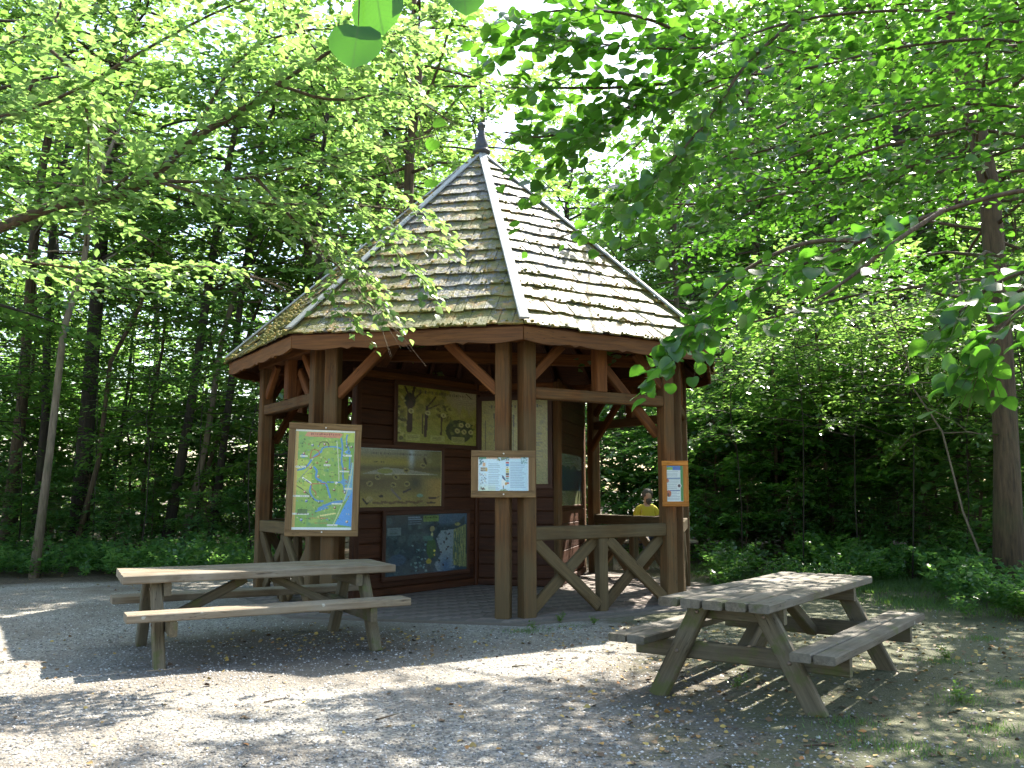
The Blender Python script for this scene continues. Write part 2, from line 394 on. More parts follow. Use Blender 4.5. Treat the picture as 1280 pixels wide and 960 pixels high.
def wood_mesh(path, r0, limbs, lr, mtl, twigs=None, tr=.004, n=9, r1=None):
    b = MB()
    if path is not None:
        rr = radii(len(path), r0, r0*.35 if r1 is None else r1)
        rr[0] *= 1.25; b.tube(path, rr, n)
    for l in limbs: b.tube(l, radii(len(l), lr, lr*.25), 5)
    if twigs:
        for a in twigs: b.tube(a, [tr, tr*.7, tr*.35], 3, False)
    return b.mesh('trunk', mtl, True)
def tree(name, label, cat, path, r0, bmat, lmat, rg, n=14, length=2.6, h0=.3, leaf=(.10, .15), kind='simple', group=None, per_m=5., tw=.8, gap=.08, flat=.35, sunny=True, wid=1., lr=None, az=None, lfun=None, jit=.3, density=1., pathn=9):
    path = np.asarray(path, float); K = 7
    if len(path) < 5:
        tt = np.linspace(0, 1, K); base = np.array([interp(path, min(t, .9999))[0] for t in tt]); base[1:-1, :2] += rg.normal(0, .07, (K-2, 2))*max(.75, min(1.2, r0*8))
        path = base
    limbs = trunk_limbs(path, rg, h0, n, length, flat=flat, az=az, lfun=lfun)
    arr = sprays(limbs, rg, per_m, tw, gap, leaf, jit=jit)
    if density < 1: arr = keep(arr, rg.random(len(arr[0])) < density)
    if sunny:
        a, b = lit(arr[0]); u = rg.random(len(a)); arr = keep(arr, ~((a & (u < .97)) | (b & (u < .5))))
    o = thing(name, label, cat, path[0], 0, group)
    I = Matrix()
    link('trunk', wood_mesh(path, r0, limbs, lr or max(.012, r0*.28), bmat, n=pathn), o, I)
    tone = np.clip(rg.normal(.45, .25, len(arr[0])), 0, 1)
    link('crown', leafmesh('crown', leafdata(*arr, tone, kind, wid, rg), lmat), o, I)
    return o
def copy_tree(src, loc, rz, s, label=None, group=None):
    r = src.copy(); C.objects.link(r)
    M = Matrix.Translation(Vector(loc)) @ Matrix.Rotation(rz, 4, 'Z') @ Matrix.Diagonal((*s, 1)); r.matrix_basis = M
    if label: r['label'] = label
    if group: r['group'] = group
    for ch in list(src.children):
        c = ch.copy(); C.objects.link(c); c.parent = r
    return r

# ---------------------------------------------------------------- ground
def ground_mat():
    m, t, b = mat('gravel_ground'); k = N(t); geo = k.n('ShaderNodeNewGeometry'); P = geo.outputs['Position']
    sp = k.n('ShaderNodeSeparateXYZ'); k.l(P, sp.inputs[0]); X, Y = sp.outputs[0], sp.outputs[1]
    vo = k.n('ShaderNodeTexVoronoi'); vo.inputs['Scale'].default_value = 55; k.l(P, vo.inputs['Vector'])
    vs = k.n('ShaderNodeSeparateColor'); k.l(vo.outputs['Color'], vs.inputs[0])
    st = k.ramp(vs.outputs[0], [(0, (.13, .118, .095)), (.5, (.288, .272, .228)), (.85, (.42, .40, .345)), (1, (.58, .55, .49))])
    fine = k.noise(P, 130, 4, .7)
    col = k.mix(k.mapr(fine, .3, .7), k.mix(.45, st, (.21, .19, .165)), st)
    big = k.noise(P, .55, 5, .6); mid = k.noise(P, 2.6, 5, .65)
    col = k.mix(k.mapr(k.math('ADD', big, k.math('MULTIPLY', mid, .45)), .62, .84, 0, .75), col, (.17, .14, .105))
    def spot(x0, y0, r):                # uneven dark brown patch on the ground under each table
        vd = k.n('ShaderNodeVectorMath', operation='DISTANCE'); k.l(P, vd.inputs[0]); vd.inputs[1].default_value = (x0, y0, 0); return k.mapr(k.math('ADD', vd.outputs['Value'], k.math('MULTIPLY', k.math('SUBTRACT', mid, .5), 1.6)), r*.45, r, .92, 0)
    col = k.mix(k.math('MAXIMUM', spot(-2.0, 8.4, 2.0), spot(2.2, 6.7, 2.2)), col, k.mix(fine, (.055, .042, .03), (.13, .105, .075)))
    # dirt and moss towards the right, litter under the trees
    rgt = k.math('ADD', k.mapr(X, .0, 2.4, -.22, .6), k.math('ADD', k.mapr(Y, 3.5, 9.0, .16, -.06), k.math('SUBTRACT', mid, .5)))
    soil = k.ramp(k.noise(P, 22, 5, .7), [(.3, (.04, .031, .02)), (.5, (.10, .08, .052)), (.7, (.19, .155, .105))])
    col = k.mix(k.mapr(rgt, -.02, .3, 0, .92), col, soil)
    ms = k.mapr(k.math('ADD', rgt, k.math('SUBTRACT', big, .5)), .12, .4, 0, .6)
    col = k.mix(ms, col, (.07, .085, .025))
    litter = k.ramp(k.noise(P, 16, 6, .75), [(.3, (.03, .022, .014)), (.5, (.085, .06, .035)), (.66, (.17, .12, .07)), (.75, (.24, .18, .11))])
    edge = k.math('ADD', k.math('ADD', Y, k.math('MULTIPLY', k.math('ABSOLUTE', k.math('ADD', X, .5)), .35)), k.math('MULTIPLY', k.math('SUBTRACT', big, .5), 5))
    col = k.mix(k.mapr(edge, 15.4, 17., 0, 1), col, litter)
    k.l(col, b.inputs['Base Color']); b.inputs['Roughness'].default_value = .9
    h = k.math('ADD', k.math('MULTIPLY', vo.outputs['Distance'], -1.2), k.math('ADD', fine, k.math('MULTIPLY', mid, .5)))
    k.bump(h, .8, .012, b); return m
M_GROUND = ground_mat()
def ground_z(x, y):
    return .03*np.sin(x*.9+1.3)*np.sin(y*.7)*np.clip((np.hypot(x+.47, y-13.2)-4.6)/2, 0, 1)*np.clip((y-3)/3, 0, 1)*.6
b = MB()
xs = np.unique(np.concatenate([np.linspace(-900, -24, 8), np.linspace(-24, 24, 81), np.linspace(24, 900, 8)]))
ys = np.unique(np.concatenate([np.linspace(-60, 0, 4), np.linspace(0, 40, 81), np.linspace(40, 1500, 10)]))
gx, gy = np.meshgrid(xs, ys); gz = ground_z(gx, gy)
b.v = list(zip(gx.ravel().tolist(), gy.ravel().tolist(), gz.ravel().tolist())); nx = len(xs)
b.f = [(j*nx+i, j*nx+i+1, j*nx+nx+i+1, j*nx+nx+i) for j in range(len(ys)-1) for i in range(nx-1)]; b.m = [0]*len(b.f)
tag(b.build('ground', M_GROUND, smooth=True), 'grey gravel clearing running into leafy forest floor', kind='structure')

# ---------------------------------------------------------------- pavilion
PC = np.array([-.468, 13.19]); TH = .1652; RP = 3.12; RE = 3.593
Z_FT, Z_FB, Z_AP, Z_RAIL, Z_TR, Z_PL = 3.22, 3.055, 6.53, .95, 2.55, 3.21
def V(k, r=RP, z=0.):
    a = TH+k*math.pi/4; return Vector((PC[0]+r*math.sin(a), PC[1]-r*math.cos(a), z))
PAV = thing('pavilion', 'octagonal timber forest pavilion with a mossy shingled tent roof and dark finial', 'pavilion', (PC[0], PC[1], 0))
# brick floor
FLOOR_R = 3.52
M_BRICK = None
def brick_mat():
    m, t, b = mat('brick_paver'); k = N(t); v, rnd = objvec(k)
    a = k.n('ShaderNodeAttribute', attribute_name='tone'); geo = k.n('ShaderNodeNewGeometry')
    f = k.math('FRACT', k.math('ADD', a.outputs['Fac'], rnd))
    col = k.ramp(f, [(0, (.15, .11, .092)), (.5, (.175, .13, .11)), (1, (.205, .16, .135))])
    col = k.mix(k.mapr(k.noise(geo.outputs['Position'], 3.5, 5, .7), .4, .7, 0, .6), col, (.20, .175, .15))
    k.l(col, b.inputs['Base Color']); b.inputs['Roughness'].default_value = .85
    k.bump(k.noise(geo.outputs['Position'], 60, 4), .4, .004, b); return m
M_BRICK = brick_mat()
FL = MB(); poly = [V(k, FLOOR_R) for k in range(8)]
FL.add([(p.x, p.y, -.05) for p in poly]+[(p.x, p.y, .027) for p in poly], [tuple(range(8, 16))]+[(k, (k+1) % 8, (k+1) % 8+8, k+8) for k in range(8)])
M_SAND = plain('joint_sand', (.13, .11, .09), .95)
floor_o = FL.build('brick_floor', M_SAND); tag(floor_o, 'octagonal brick paved floor under the pavilion', kind='structure')
def in_oct(p, r):
    ap = r*math.cos(math.pi/8)
    for k in range(8):
        a = TH+(k+.5)*math.pi/4
        if (p[0]-PC[0])*math.sin(a)-(p[1]-PC[1])*math.cos(a) > ap: return False
    return True
bricks = []
bl, bw = .205, .1
ca, sa = math.cos(TH+.39+.785), math.sin(TH+.39+.785)
for i in range(-44, 45):               # herringbone
    for j in range(-44, 45):
        for q in range(2):
            if (i+j) % 4 != (0 if q == 0 else 1) and True:
                continue
            u, vv = i*bw, j*bw
            cu, cv = (u+bw, vv+bw/2) if q == 0 else (u+bw/2, vv+bw*0)
            if q == 1: cu, cv = u+bw/2+0*bw, vv
            x = PC[0]+cu*ca-cv*sa; y = PC[1]+cu*sa+cv*ca
            if in_oct((x, y), FLOOR_R-.12): bricks.append((x, y, q))
bricks = [z for z in bricks]
bricks.sort(key=lambda z: math.hypot(z[0], z[1]))
def brick_mesh(sc_=1.):
    m = MB(); x, y, h = bl/2-.0025, bw/2-.0025, .018; c = .004
    m.add([(-x, -y, 0), (x, -y, 0), (x, y, 0), (-x, y, 0), (-x, -y, h-c), (x, -y, h-c), (x, y, h-c), (-x, y, h-c), (-x+c, -y+c, h), (x-c, -y+c, h), (x-c, y-c, h), (-x+c, y-c, h)],
          [(8, 9, 10, 11), (0, 1, 5, 4), (1, 2, 6, 5), (2, 3, 7, 6), (3, 0, 4, 7), (4, 5, 9, 8), (5, 6, 10, 9), (6, 7, 11, 10), (7, 4, 8, 11)])
    return m
bm_me = brick_mesh().mesh('brick', M_BRICK)
rest = MB(); tones = []
WA_PTS = None
cnt = 0
for (x, y, q) in bricks:
    rz = math.atan2(sa, ca)+(math.pi/2 if q else 0)
    M = Matrix.Translation((x, y, .012+random.uniform(-.002, .003))) @ Matrix.Rotation(rz+random.uniform(-.015, .015), 4, 'Z') @ Matrix.Rotation(random.uniform(-.012, .012), 4, 'X')
    px, py = pix((x, y, .03))
    vis = 440 < px < 850
    if cnt < 300 and vis: link('brick', bm_me, floor_o, M); cnt += 1
    else:
        m = brick_mesh(); rest.add([M @ Vector(v) for v in m.v], m.f); tones += [random.random()]*len(m.v)
me = rest.mesh('paving', M_BRICK); a = me.attributes.new('tone', 'FLOAT', 'POINT'); a.data.foreach_set('value', tones)
tag(link('paving', me, floor_o), kind='stuff')
# posts, two at each corner
for k in range(8):
    v = V(k)
    for s in (-1, 1):
        d = (V(k+s)-v).normalized(); p = v+d*.145
        beam('post', p+Vector((0, 0, -.02)), p+Vector((0, 0, 3.13)), .165, .165, M_POST, PAV, z=d, ch=.014)
    # bolts joining the twin posts
    nrm = (v-Vector((PC[0], PC[1], 0))).normalized(); tng = Vector((nrm.y, -nrm.x, 0))
for k in range(8):
    a_, b_ = V(k, RP), V(k+1, RP); d = (b_-a_).normalized(); nrm = Vector((d.y, -d.x, 0))
    L = (b_-a_).length
    P = lambda t, z, o=0.: a_+d*t+nrm*o+Vector((0, 0, z))
    beam('plate_beam', P(-.02, Z_PL), P(L+.02, Z_PL), .155, .15, M_BEAM, PAV)
    t0, t1 = .145+.083, L-.145-.083
    if k == 7:                          # the entrance: long knee braces only
        beam('knee_brace', P(t0-.02, 2.56), P(t0+.58, 3.14), .09, .12, M_BEAM, PAV)
        beam('knee_brace', P(t1+.02, 2.56), P(t1-.58, 3.14), .09, .12, M_BEAM, PAV)
        continue
    beam('transom', P(t0, Z_TR), P(t1, Z_TR), .12, .135, M_POST, PAV)
    beam('king_post', P(L/2, Z_TR+.069), P(L/2, 3.132), .13, .16, M_BEAM, PAV, z=d)
    beam('knee_brace', P(t0-.01, 2.74), P(t0+.40, 3.13), .08, .11, M_BEAM, PAV)
    beam('knee_brace', P(t1+.01, 2.74), P(t1-.40, 3.13), .08, .11, M_BEAM, PAV)
    beam('long_brace', P(t1+.02, 2.14, -.10), P(t1-.86, 2.98, -.10), .07, .12, M_BEAM, PAV)
    beam('rail', P(t0, Z_RAIL), P(t1, Z_RAIL), .13, .155, M_RAIL, PAV)
    beam('baluster', P(L/2, -.01), P(L/2, Z_RAIL-.08), .11, .13, M_RAIL, PAV, z=d)
    for u0, u1 in ((t0, L/2-.07), (L/2+.07, t1)):
        beam('cross_brace', P(u0, .86, .028), P(u1, .10, .028), .055, .135, M_RAIL, PAV)
        beam('cross_brace', P(u0, .10, -.029), P(u1, .86, -.029), .055, .135, M_RAIL, PAV)
# fascia with a scalloped lower edge
for k in range(8):
    a_, b_ = V(k, RE, 0), V(k+1, RE, 0); d = (b_-a_); L = d.length; d.normalize()
    e = .018
    bay = L/4; bot = []
    n = 40
    for i in range(n+1):
        x = L*i/n; u = (x/bay) % 1.0
        z = -.034*abs(math.sin(math.pi*u))
        g = min(u, 1-u)*bay
        if 0 < i < n and g < .045: z = -.030*math.sqrt(max(0, 1-(g/.045)**2))-.006
        bot.append((x, Z_FB+.024+z))
    poly = [(e*0, Z_FT), (0, bot[0][1])]+bot[1:-1]+[(L, bot[-1][1]), (L, Z_FT)]
    m = MB(); m.prism([(x, z-Z_FB) for x, z in poly], .035)
    m.build('fascia_board', M_FASCIA, PAV, frame(a_+Vector((0, 0, Z_FB)), d))
# roof deck, rafters
AP = Vector((PC[0], PC[1], Z_AP))
m = MB(); e1 = [V(k, RE+.015, Z_FT+.012) for k in range(8)]; e0 = [V(k, RE-.03, Z_FT-.045) for k in range(8)]
vs = e1+[AP]+e0+[AP-Vector((0, 0, .07))]
m.add(vs, [(k, (k+1) % 8, 8) for k in range(8)]+[((k+1) % 8+9, k+9, 17) for k in range(8)]+[(k+9, (k+1) % 8+9, (k+1) % 8, k) for k in range(8)])
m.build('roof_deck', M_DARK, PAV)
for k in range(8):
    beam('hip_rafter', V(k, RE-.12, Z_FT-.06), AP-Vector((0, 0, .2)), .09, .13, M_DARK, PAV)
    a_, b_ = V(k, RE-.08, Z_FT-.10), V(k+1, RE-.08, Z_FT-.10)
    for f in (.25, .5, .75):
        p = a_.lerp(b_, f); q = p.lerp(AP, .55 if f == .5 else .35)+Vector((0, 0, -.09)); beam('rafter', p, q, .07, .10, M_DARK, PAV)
tz = 3.36
beam('tie_beam', V(6, 2.9, tz)+Vector((0, -.25, 0)), V(2, 2.9, tz)+Vector((0, -.25, 0)), .14, .17, M_BEAM, PAV)
beam('tie_beam', V(7.35, 2.8, tz-.16), V(4.8, 2.8, tz-.16), .13, .15, M_BEAM, PAV)
# shingles
NC = 17
shing = []
for k in range(8):
    E0, E1 = V(k, RE+.03, Z_FT+.03), V(k+1, RE+.03, Z_FT+.03); A = AP+Vector((0, 0, .04))
    Mi = (E0+E1)/2; u = (E1-E0).normalized(); v = (A-Mi); S = v.length; v.normalize(); n = u.cross(v)
    W0 = (E1-E0).length/2; e = S/NC
    F = Matrix((u, v, n)).transposed().to_4x4(); F.translation = Mi
    rg = random.Random(100+k)
    for c in range(NC):
        v0 = c*e-(.03 if c == 0 else 0)+rg.uniform(-.004, .004); v1 = min(v0+e+.09, S*.995)
        hw = lambda q: max(.004, W0*(1-q/S))
        x = -hw(v0)-.001; end = hw(v0)
        while x < end-.001:
            wd = rg.choice((.10, .125, .14, .16, .19, .22)); 
            if end-x-wd < .06: wd = end-x
            x1 = x+wd; g = .003
            xa, xb = x+g, x1-g
            # trim to the hips
            ta, tb = max(xa, -hw(v1)), min(xb, hw(v1))
            if tb-ta < .004: ta = tb = (ta+tb)/2; ta -= .002; tb += .002
            ta = min(ta, xb-.001); tb = max(tb, xa+.001)
            shing.append((k, c, F, xa, xb, ta, tb, v0+rg.uniform(-.032, .012), v1, rg.random(), rg.uniform(0, .012), rg.uniform(-.006, .006)))
            x = x1
def shingle_geo(s, m):
    k, c, F, xa, xb, ta, tb, v0, v1, tone, lift, tw = s
    ox, oy = (xa+xb)/2, v0
    h0, th = .010+lift, .022
    md = (xa+xb)/2; j = tone*.022-.010
    vs = [(xa, v0, h0+tw), (md, v0+j, h0), (xb, v0-j*.5, h0-tw), (xb, v0-j*.5, h0+th-tw), (md, v0+j, h0+th), (xa, v0, h0+th+tw),
          (ta, v1, -.006), (tb, v1, -.006), (tb, v1, .006), (ta, v1, .006)]
    vs = [(x-ox, y-oy, z) for x, y, z in vs]
    fs = [(0, 1, 4, 5), (1, 2, 3, 4), (5, 4, 9), (4, 3, 8, 9), (2, 7, 8, 3), (0, 5, 9, 6), (6, 9, 8, 7), (0, 6, 1), (1, 6, 7, 2)]
    M = F @ Matrix.Translation((ox, oy, 0))
    return vs, fs, M
order = sorted(range(len(shing)), key=lambda i: (0 if shing[i][0] in (7, 0) else 1 if shing[i][0] == 6 else 2, shing[i][1], i))
rest = MB(); tones = []
for r_, i in enumerate(order):
    s = shing[i]; vs, fs, M = shingle_geo(s, None)
    if r_ < 300:
        m = MB(); m.add(vs, fs); me = m.mesh('shingle', M_SH)
        a = me.attributes.new('tone', 'FLOAT', 'POINT'); a.data.foreach_set('value', [s[9]]*len(vs))
        link('shingle', me, PAV, M)
    else:
        rest.add([M @ Vector(p) for p in vs], fs); tones += [s[9]]*len(vs)
me = rest.mesh('upper_shingles', M_SH); a = me.attributes.new('tone', 'FLOAT', 'POINT'); a.data.foreach_set('value', tones)
tag(link('upper_shingles', me, PAV), kind='stuff')
# moss cushions along the butts
mo = MB(); rg = random.Random(5)
for s in shing:
    k, c, F, xa, xb, ta, tb, v0, v1, tone, lift, tw = s
    if k not in (5, 6, 7, 0, 1): continue
    pm = .8 if c < 5 else .5 if c < 10 else .15
    if k == 6: pm = min(1, pm*2.6)
    for q in range(7 if k == 6 else 3):
        if rg.random() > pm*(.55+.6*math.sin(xa*3+c*1.3)): continue
        x = rg.uniform(xa, xb); y = v0+(rg.uniform(-.012, .24) if k == 6 else rg.uniform(-.012, .05)); r = rg.uniform(.009, .022)*(1.7 if k == 6 else 1)
        vs = []
        n = 6
        for i in range(n): vs.append((x+r*1.3*math.cos(i*1.047)*rg.uniform(.7, 1.3), y+r*math.sin(i*1.047)*rg.uniform(.6, 1.2), .028+lift))
        for i in range(n): vs.append((x+r*.8*math.cos(i*1.047+.3)*rg.uniform(.7, 1.2), y+r*.6*math.sin(i*1.047+.3), .032+lift+r*.5))
        vs.append((x, y, .036+lift+r*.75))
        fs = [(i, (i+1) % n, (i+1) % n+n, i+n) for i in range(n)]+[(i+n, (i+1) % n+n, 12) for i in range(n)]
        mo.add([F @ Vector(p) for p in vs], fs)
tag(mo.build('moss', M_MOSS, PAV, smooth=True), kind='stuff')
# hip boards and finial
for k in range(8):
    p0, p1 = V(k, RE+.06, Z_FT+.075), AP+Vector((0, 0, .075))
    out = (V(k, 1)-V(k, 0)).normalized(); d = (p1-p0).normalized(); n = (d.cross(out.cross(Vector((0, 0, 1))))).normalized()
    if n.z < 0: n = -n
    cutL = (p1-p0).length
    nb = 3; t = 0
    for q in range(nb):
        a_ = p0+(p1-p0)*(q/nb)+n*(.004*(nb-q)); b_ = p0+(p1-p0)*(min(1., (q+1)/nb+.012))+n*(.004*(nb-q)-.003)
        beam('hip_board', a_, b_, .115, .026, M_HIP, PAV, z=n, ch=.006, jit=.002)
m = MB(); m.lathe([(.02, -.12), (.15, -.02), (.15, .03), (.10, .05), (.115, .10), (.112, .16), (.085, .26), (.058, .38), (.042, .47), (.066, .50), (.072, .535), (.05, .575), (.012, .59)], 20)
m.build('finial', M_FIN, PAV, Matrix.Translation((PC[0], PC[1], Z_AP+.06)) @ Matrix.Diagonal((.92, .92, .80, 1)), smooth=True)
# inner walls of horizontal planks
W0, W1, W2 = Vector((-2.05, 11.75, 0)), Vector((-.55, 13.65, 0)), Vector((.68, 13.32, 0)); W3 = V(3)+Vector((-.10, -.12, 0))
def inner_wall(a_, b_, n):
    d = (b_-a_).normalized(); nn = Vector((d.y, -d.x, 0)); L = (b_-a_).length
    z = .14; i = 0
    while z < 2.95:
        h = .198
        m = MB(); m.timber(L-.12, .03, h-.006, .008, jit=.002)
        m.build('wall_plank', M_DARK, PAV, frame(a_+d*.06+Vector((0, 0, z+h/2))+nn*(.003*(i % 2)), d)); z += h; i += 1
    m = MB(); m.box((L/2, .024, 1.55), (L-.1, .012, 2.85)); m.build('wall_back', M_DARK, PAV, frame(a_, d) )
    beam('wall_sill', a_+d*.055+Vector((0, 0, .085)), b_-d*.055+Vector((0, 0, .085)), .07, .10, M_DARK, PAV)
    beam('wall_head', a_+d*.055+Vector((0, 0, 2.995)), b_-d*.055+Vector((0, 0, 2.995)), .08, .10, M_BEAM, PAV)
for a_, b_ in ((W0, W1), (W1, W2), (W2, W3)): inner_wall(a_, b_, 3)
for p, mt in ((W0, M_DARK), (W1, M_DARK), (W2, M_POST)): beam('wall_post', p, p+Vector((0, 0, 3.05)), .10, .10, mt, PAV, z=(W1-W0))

# ---------------------------------------------------------------- printed sheets
def lin(c):
    c = np.array(c, float)/255; return np.where(c < .04045, c/12.92, ((c+.055)/1.055)**2.4)
class Canvas:
    def __init__(s, nx, ny, c, asp, seed=0):
        s.nx, s.ny, s.asp = nx, ny, asp; s.a = np.zeros((ny, nx, 3)); s.a[:] = lin(c)
        s.u, s.v = np.meshgrid((np.arange(nx)+.5)/nx, (np.arange(ny)+.5)/ny); s.g = np.random.default_rng(seed)
    def put(s, m, c, al=1.): s.a[m] = s.a[m]*(1-al)+lin(c)*al
    def rect(s, u0, v0, u1, v1, c, al=1.): s.put((s.u >= u0) & (s.u <= u1) & (s.v >= v0) & (s.v <= v1), c, al)
    def disc(s, u, v, r, c, al=1.): s.put(np.hypot((s.u-u), (s.v-v)*s.asp) < r, c, al)
    def ring(s, u, v, r, c): s.disc(u, v, r, c); 
    def ell(s, u, v, a, b, c, al=1., rot=0.):
        x, y = s.u-u, (s.v-v)*s.asp; cr, sr = math.cos(rot), math.sin(rot)
        s.put(((x*cr+y*sr)/a)**2+((-x*sr+y*cr)/b)**2 < 1, c, al)
    def poly(s, pts, c, al=1.):
        g = np.stack([s.u.ravel(), s.v.ravel()], 1); s.put(inpoly(g, pts).reshape(s.u.shape), c, al)
    def line(s, pts, wd, c, al=1.):
        m = np.zeros(s.u.shape, bool)
        for (x0, y0), (x1, y1) in zip(pts[:-1], pts[1:]):
            dx, dy = x1-x0, (y1-y0)*s.asp; q = dx*dx+dy*dy+1e-12
            t = np.clip(((s.u-x0)*dx+(s.v-y0)*s.asp*dy)/q, 0, 1)
            m |= np.hypot(s.u-x0-t*dx, (s.v-y0)*s.asp-t*dy) < wd
        s.put(m, c, al)
    def smooth(s, pts, wd, c, al=1.):
        p = np.array(pts, float)
        for _ in range(2): p = np.concatenate([p[:1], np.stack([.75*p[:-1]+.25*p[1:], .25*p[:-1]+.75*p[1:]], 1).reshape(-1, 2), p[-1:]])
        s.line(p.tolist(), wd, c, al)
    def text(s, u0, v0, u1, v1, c, gap=.5, lw=None):        # small print too fine to read: broken dark dashes
        h = v1-v0; x = u0
        while x < u1:
            wd = s.g.uniform(.5, 1.6)*h*s.asp*.7; s.rect(x, v0+h*s.g.uniform(0, .25), min(u1, x+wd*.6), v1-h*s.g.uniform(0, .2), c, s.g.uniform(.5, .95)); x += wd*(.75+gap*.5)
    def lines(s, u0, v0, u1, v1, n, c, al=.6):
        for i in range(n):
            y = v0+(v1-v0)*i/n; s.rect(u0, y, u0+(u1-u0)*s.g.uniform(.75, 1), y+(v1-v0)/n*.45, c, al)
    def speck(s, u0, v0, u1, v1, n, cs, r0, r1, al=.8):
        for _ in range(n): s.ell(s.g.uniform(u0, u1), s.g.uniform(v0, v1), s.g.uniform(r0, r1), s.g.uniform(r0, r1), cs[s.g.integers(len(cs))], al, s.g.uniform(0, 3))
    def wash(s, c, fn, al=1.):
        m = np.clip(fn(s.u, s.v), 0, 1)[..., None]*al; s.a = s.a*(1-m)+lin(c)*m
def paint_map():
    s = Canvas(140, 230, (150, 180, 72), 1.66, 1); T = lambda x, y: ((x-88)/480, (y-70)/800)
    s.wash((120, 168, 70), lambda u, v: .5+.5*np.sin(u*7+1)*np.sin(v*9)); s.wash((178, 196, 70), lambda u, v: (u < .3)*(v > .3)*(v < .62)*.9+(v < .12)*(u > .8))
    s.wash((100, 158, 96), lambda u, v: np.clip((v-.68)*3, 0, .6)*(u > .25))
    s.speck(.05, .05, .95, .95, 130, [(130, 175, 80), (100, 160, 80), (165, 190, 80), (88, 150, 110)], .01, .05, .45)
    s.poly([T(430, 820), T(560, 550), T(570, 840)], (70, 150, 220)); s.poly([T(540, 330), T(556, 330), T(560, 560), T(500, 640)], (90, 165, 220), .8)
    for pts, wd in (([(300, 250), (310, 210), (420, 205), (470, 230)], .012), ([(300, 250), (240, 290), (190, 380), (120, 400)], .014), ([(250, 375), (275, 400), (262, 455), (300, 480), (350, 500), (370, 560), (385, 610)], .016),
                    ([(230, 520), (220, 570), (270, 640), (330, 640)], .012), ([(455, 140), (470, 220), (460, 320), (480, 380), (480, 470), (500, 560)], .014), ([(500, 110), (495, 180), (530, 250), (530, 380)], .011), ([(360, 490), (480, 490)], .012), ([(300, 700), (400, 650), (480, 640)], .02), ([(280, 720), (370, 690)], .012)):
        s.smooth([T(*p) for p in pts], wd, (72, 140, 196))
    s.ell(.88, .22, .05, .03, (80, 150, 210)); s.ell(.15, .27, .04, .03, (70, 130, 190)); s.ell(.84, .52, .06, .05, (80, 150, 200), .8)
    for pts, c in (([(215, 300), (225, 230), (280, 240), (290, 280), (215, 305)], (190, 90, 40)), ([(280, 205), (290, 170), (350, 170), (360, 205)], (90, 50, 60)), ([(240, 505), (345, 500)], (190, 90, 70)), ([(235, 500), (240, 550), (275, 570), (270, 600)], (190, 80, 60)), ([(115, 520), (170, 550), (260, 630)], (90, 90, 60)), ([(120, 490), (240, 350)], (140, 150, 130)), ([(420, 160), (440, 330), (450, 480)], (200, 205, 170)), ([(555, 330), (530, 540), (420, 820)], (190, 205, 150)), ([(545, 300), (520, 500)], (120, 130, 110))):
        s.smooth([T(*p) for p in pts], .007, c)
    s.line([T(165, 460), T(228, 500)], .014, (240, 240, 230)); s.line([T(168, 464), T(226, 502)], .005, (40, 40, 50))
    s.line([T(315, 755), T(430, 735)], .012, (225, 215, 130))
    s.rect(*T(85, 90), *T(120, 860), (206, 160, 84), .85)
    s.poly([T(165, 130), T(185, 95), T(440, 95), T(470, 105), T(440, 138)], (206, 130, 92)); s.text(*T(215, 102), *T(440, 118), (110, 60, 60)); s.text(*T(235, 126), *T(410, 133), (150, 70, 60))
    for x, y, wd in ((165, 288, 60), (145, 372, 80), (350, 355, 50), (490, 402, 75), (508, 275, 75), (525, 540, 60), (155, 602, 130), (160, 742, 130), (440, 660, 80), (410, 828, 80)): s.rect(*T(x-wd/2, y-6), *T(x+wd/2, y+6), (226, 226, 210)); s.text(*T(x-wd/2+4, y-3), *T(x+wd/2-4, y+3), (110, 110, 110))
    s.speck(.06, .1, .94, .94, 230, [(70, 110, 50), (60, 120, 70), (150, 90, 60), (210, 205, 120), (90, 140, 190), (60, 80, 60), (180, 200, 90)], .005, .019, .7)
    for q in range(26): x0, y0 = s.g.uniform(.1, .9), s.g.uniform(.1, .95); s.text(x0, y0, x0+s.g.uniform(.05, .12), y0+.008, (90, 90, 80))
    for x, y, c in ((345, 330, (150, 90, 70)), (222, 378, (170, 70, 50)), (285, 445, (190, 140, 60)), (185, 570, (180, 100, 60)), (430, 495, (230, 230, 225)), (495, 380, (180, 90, 70)), (165, 268, (160, 80, 60)), (425, 690, (150, 90, 60)), (200, 640, (80, 120, 190)), (168, 788, (90, 130, 190)), (540, 205, (120, 90, 80)), (500, 200, (60, 90, 120)), (415, 550, (120, 60, 60)), (325, 190, (150, 80, 60)), (230, 200, (90, 110, 150)), (500, 570, (110, 100, 120)), (525, 800, (190, 160, 90)), (300, 650, (60, 110, 50))):
        s.disc(*T(x, y), .022, c); s.disc(*T(x-3, y-4), .010, (225, 220, 200)); s.disc(*T(x+6, y+5), .008, (70, 60, 50))
    s.rect(.1, .79, .26, .84, (70, 100, 60), .8); s.text(.3, .87, .6, .89, (190, 110, 70)); s.text(.38, .92, .6, .935, (180, 120, 70))
    s.rect(0, 0, 1, .025, (226, 228, 220)); s.rect(0, .968, 1, 1, (216, 224, 220)); s.rect(0, 0, .015, 1, (216, 200, 170)); s.rect(.985, 0, 1, 1, (200, 215, 215)); return s
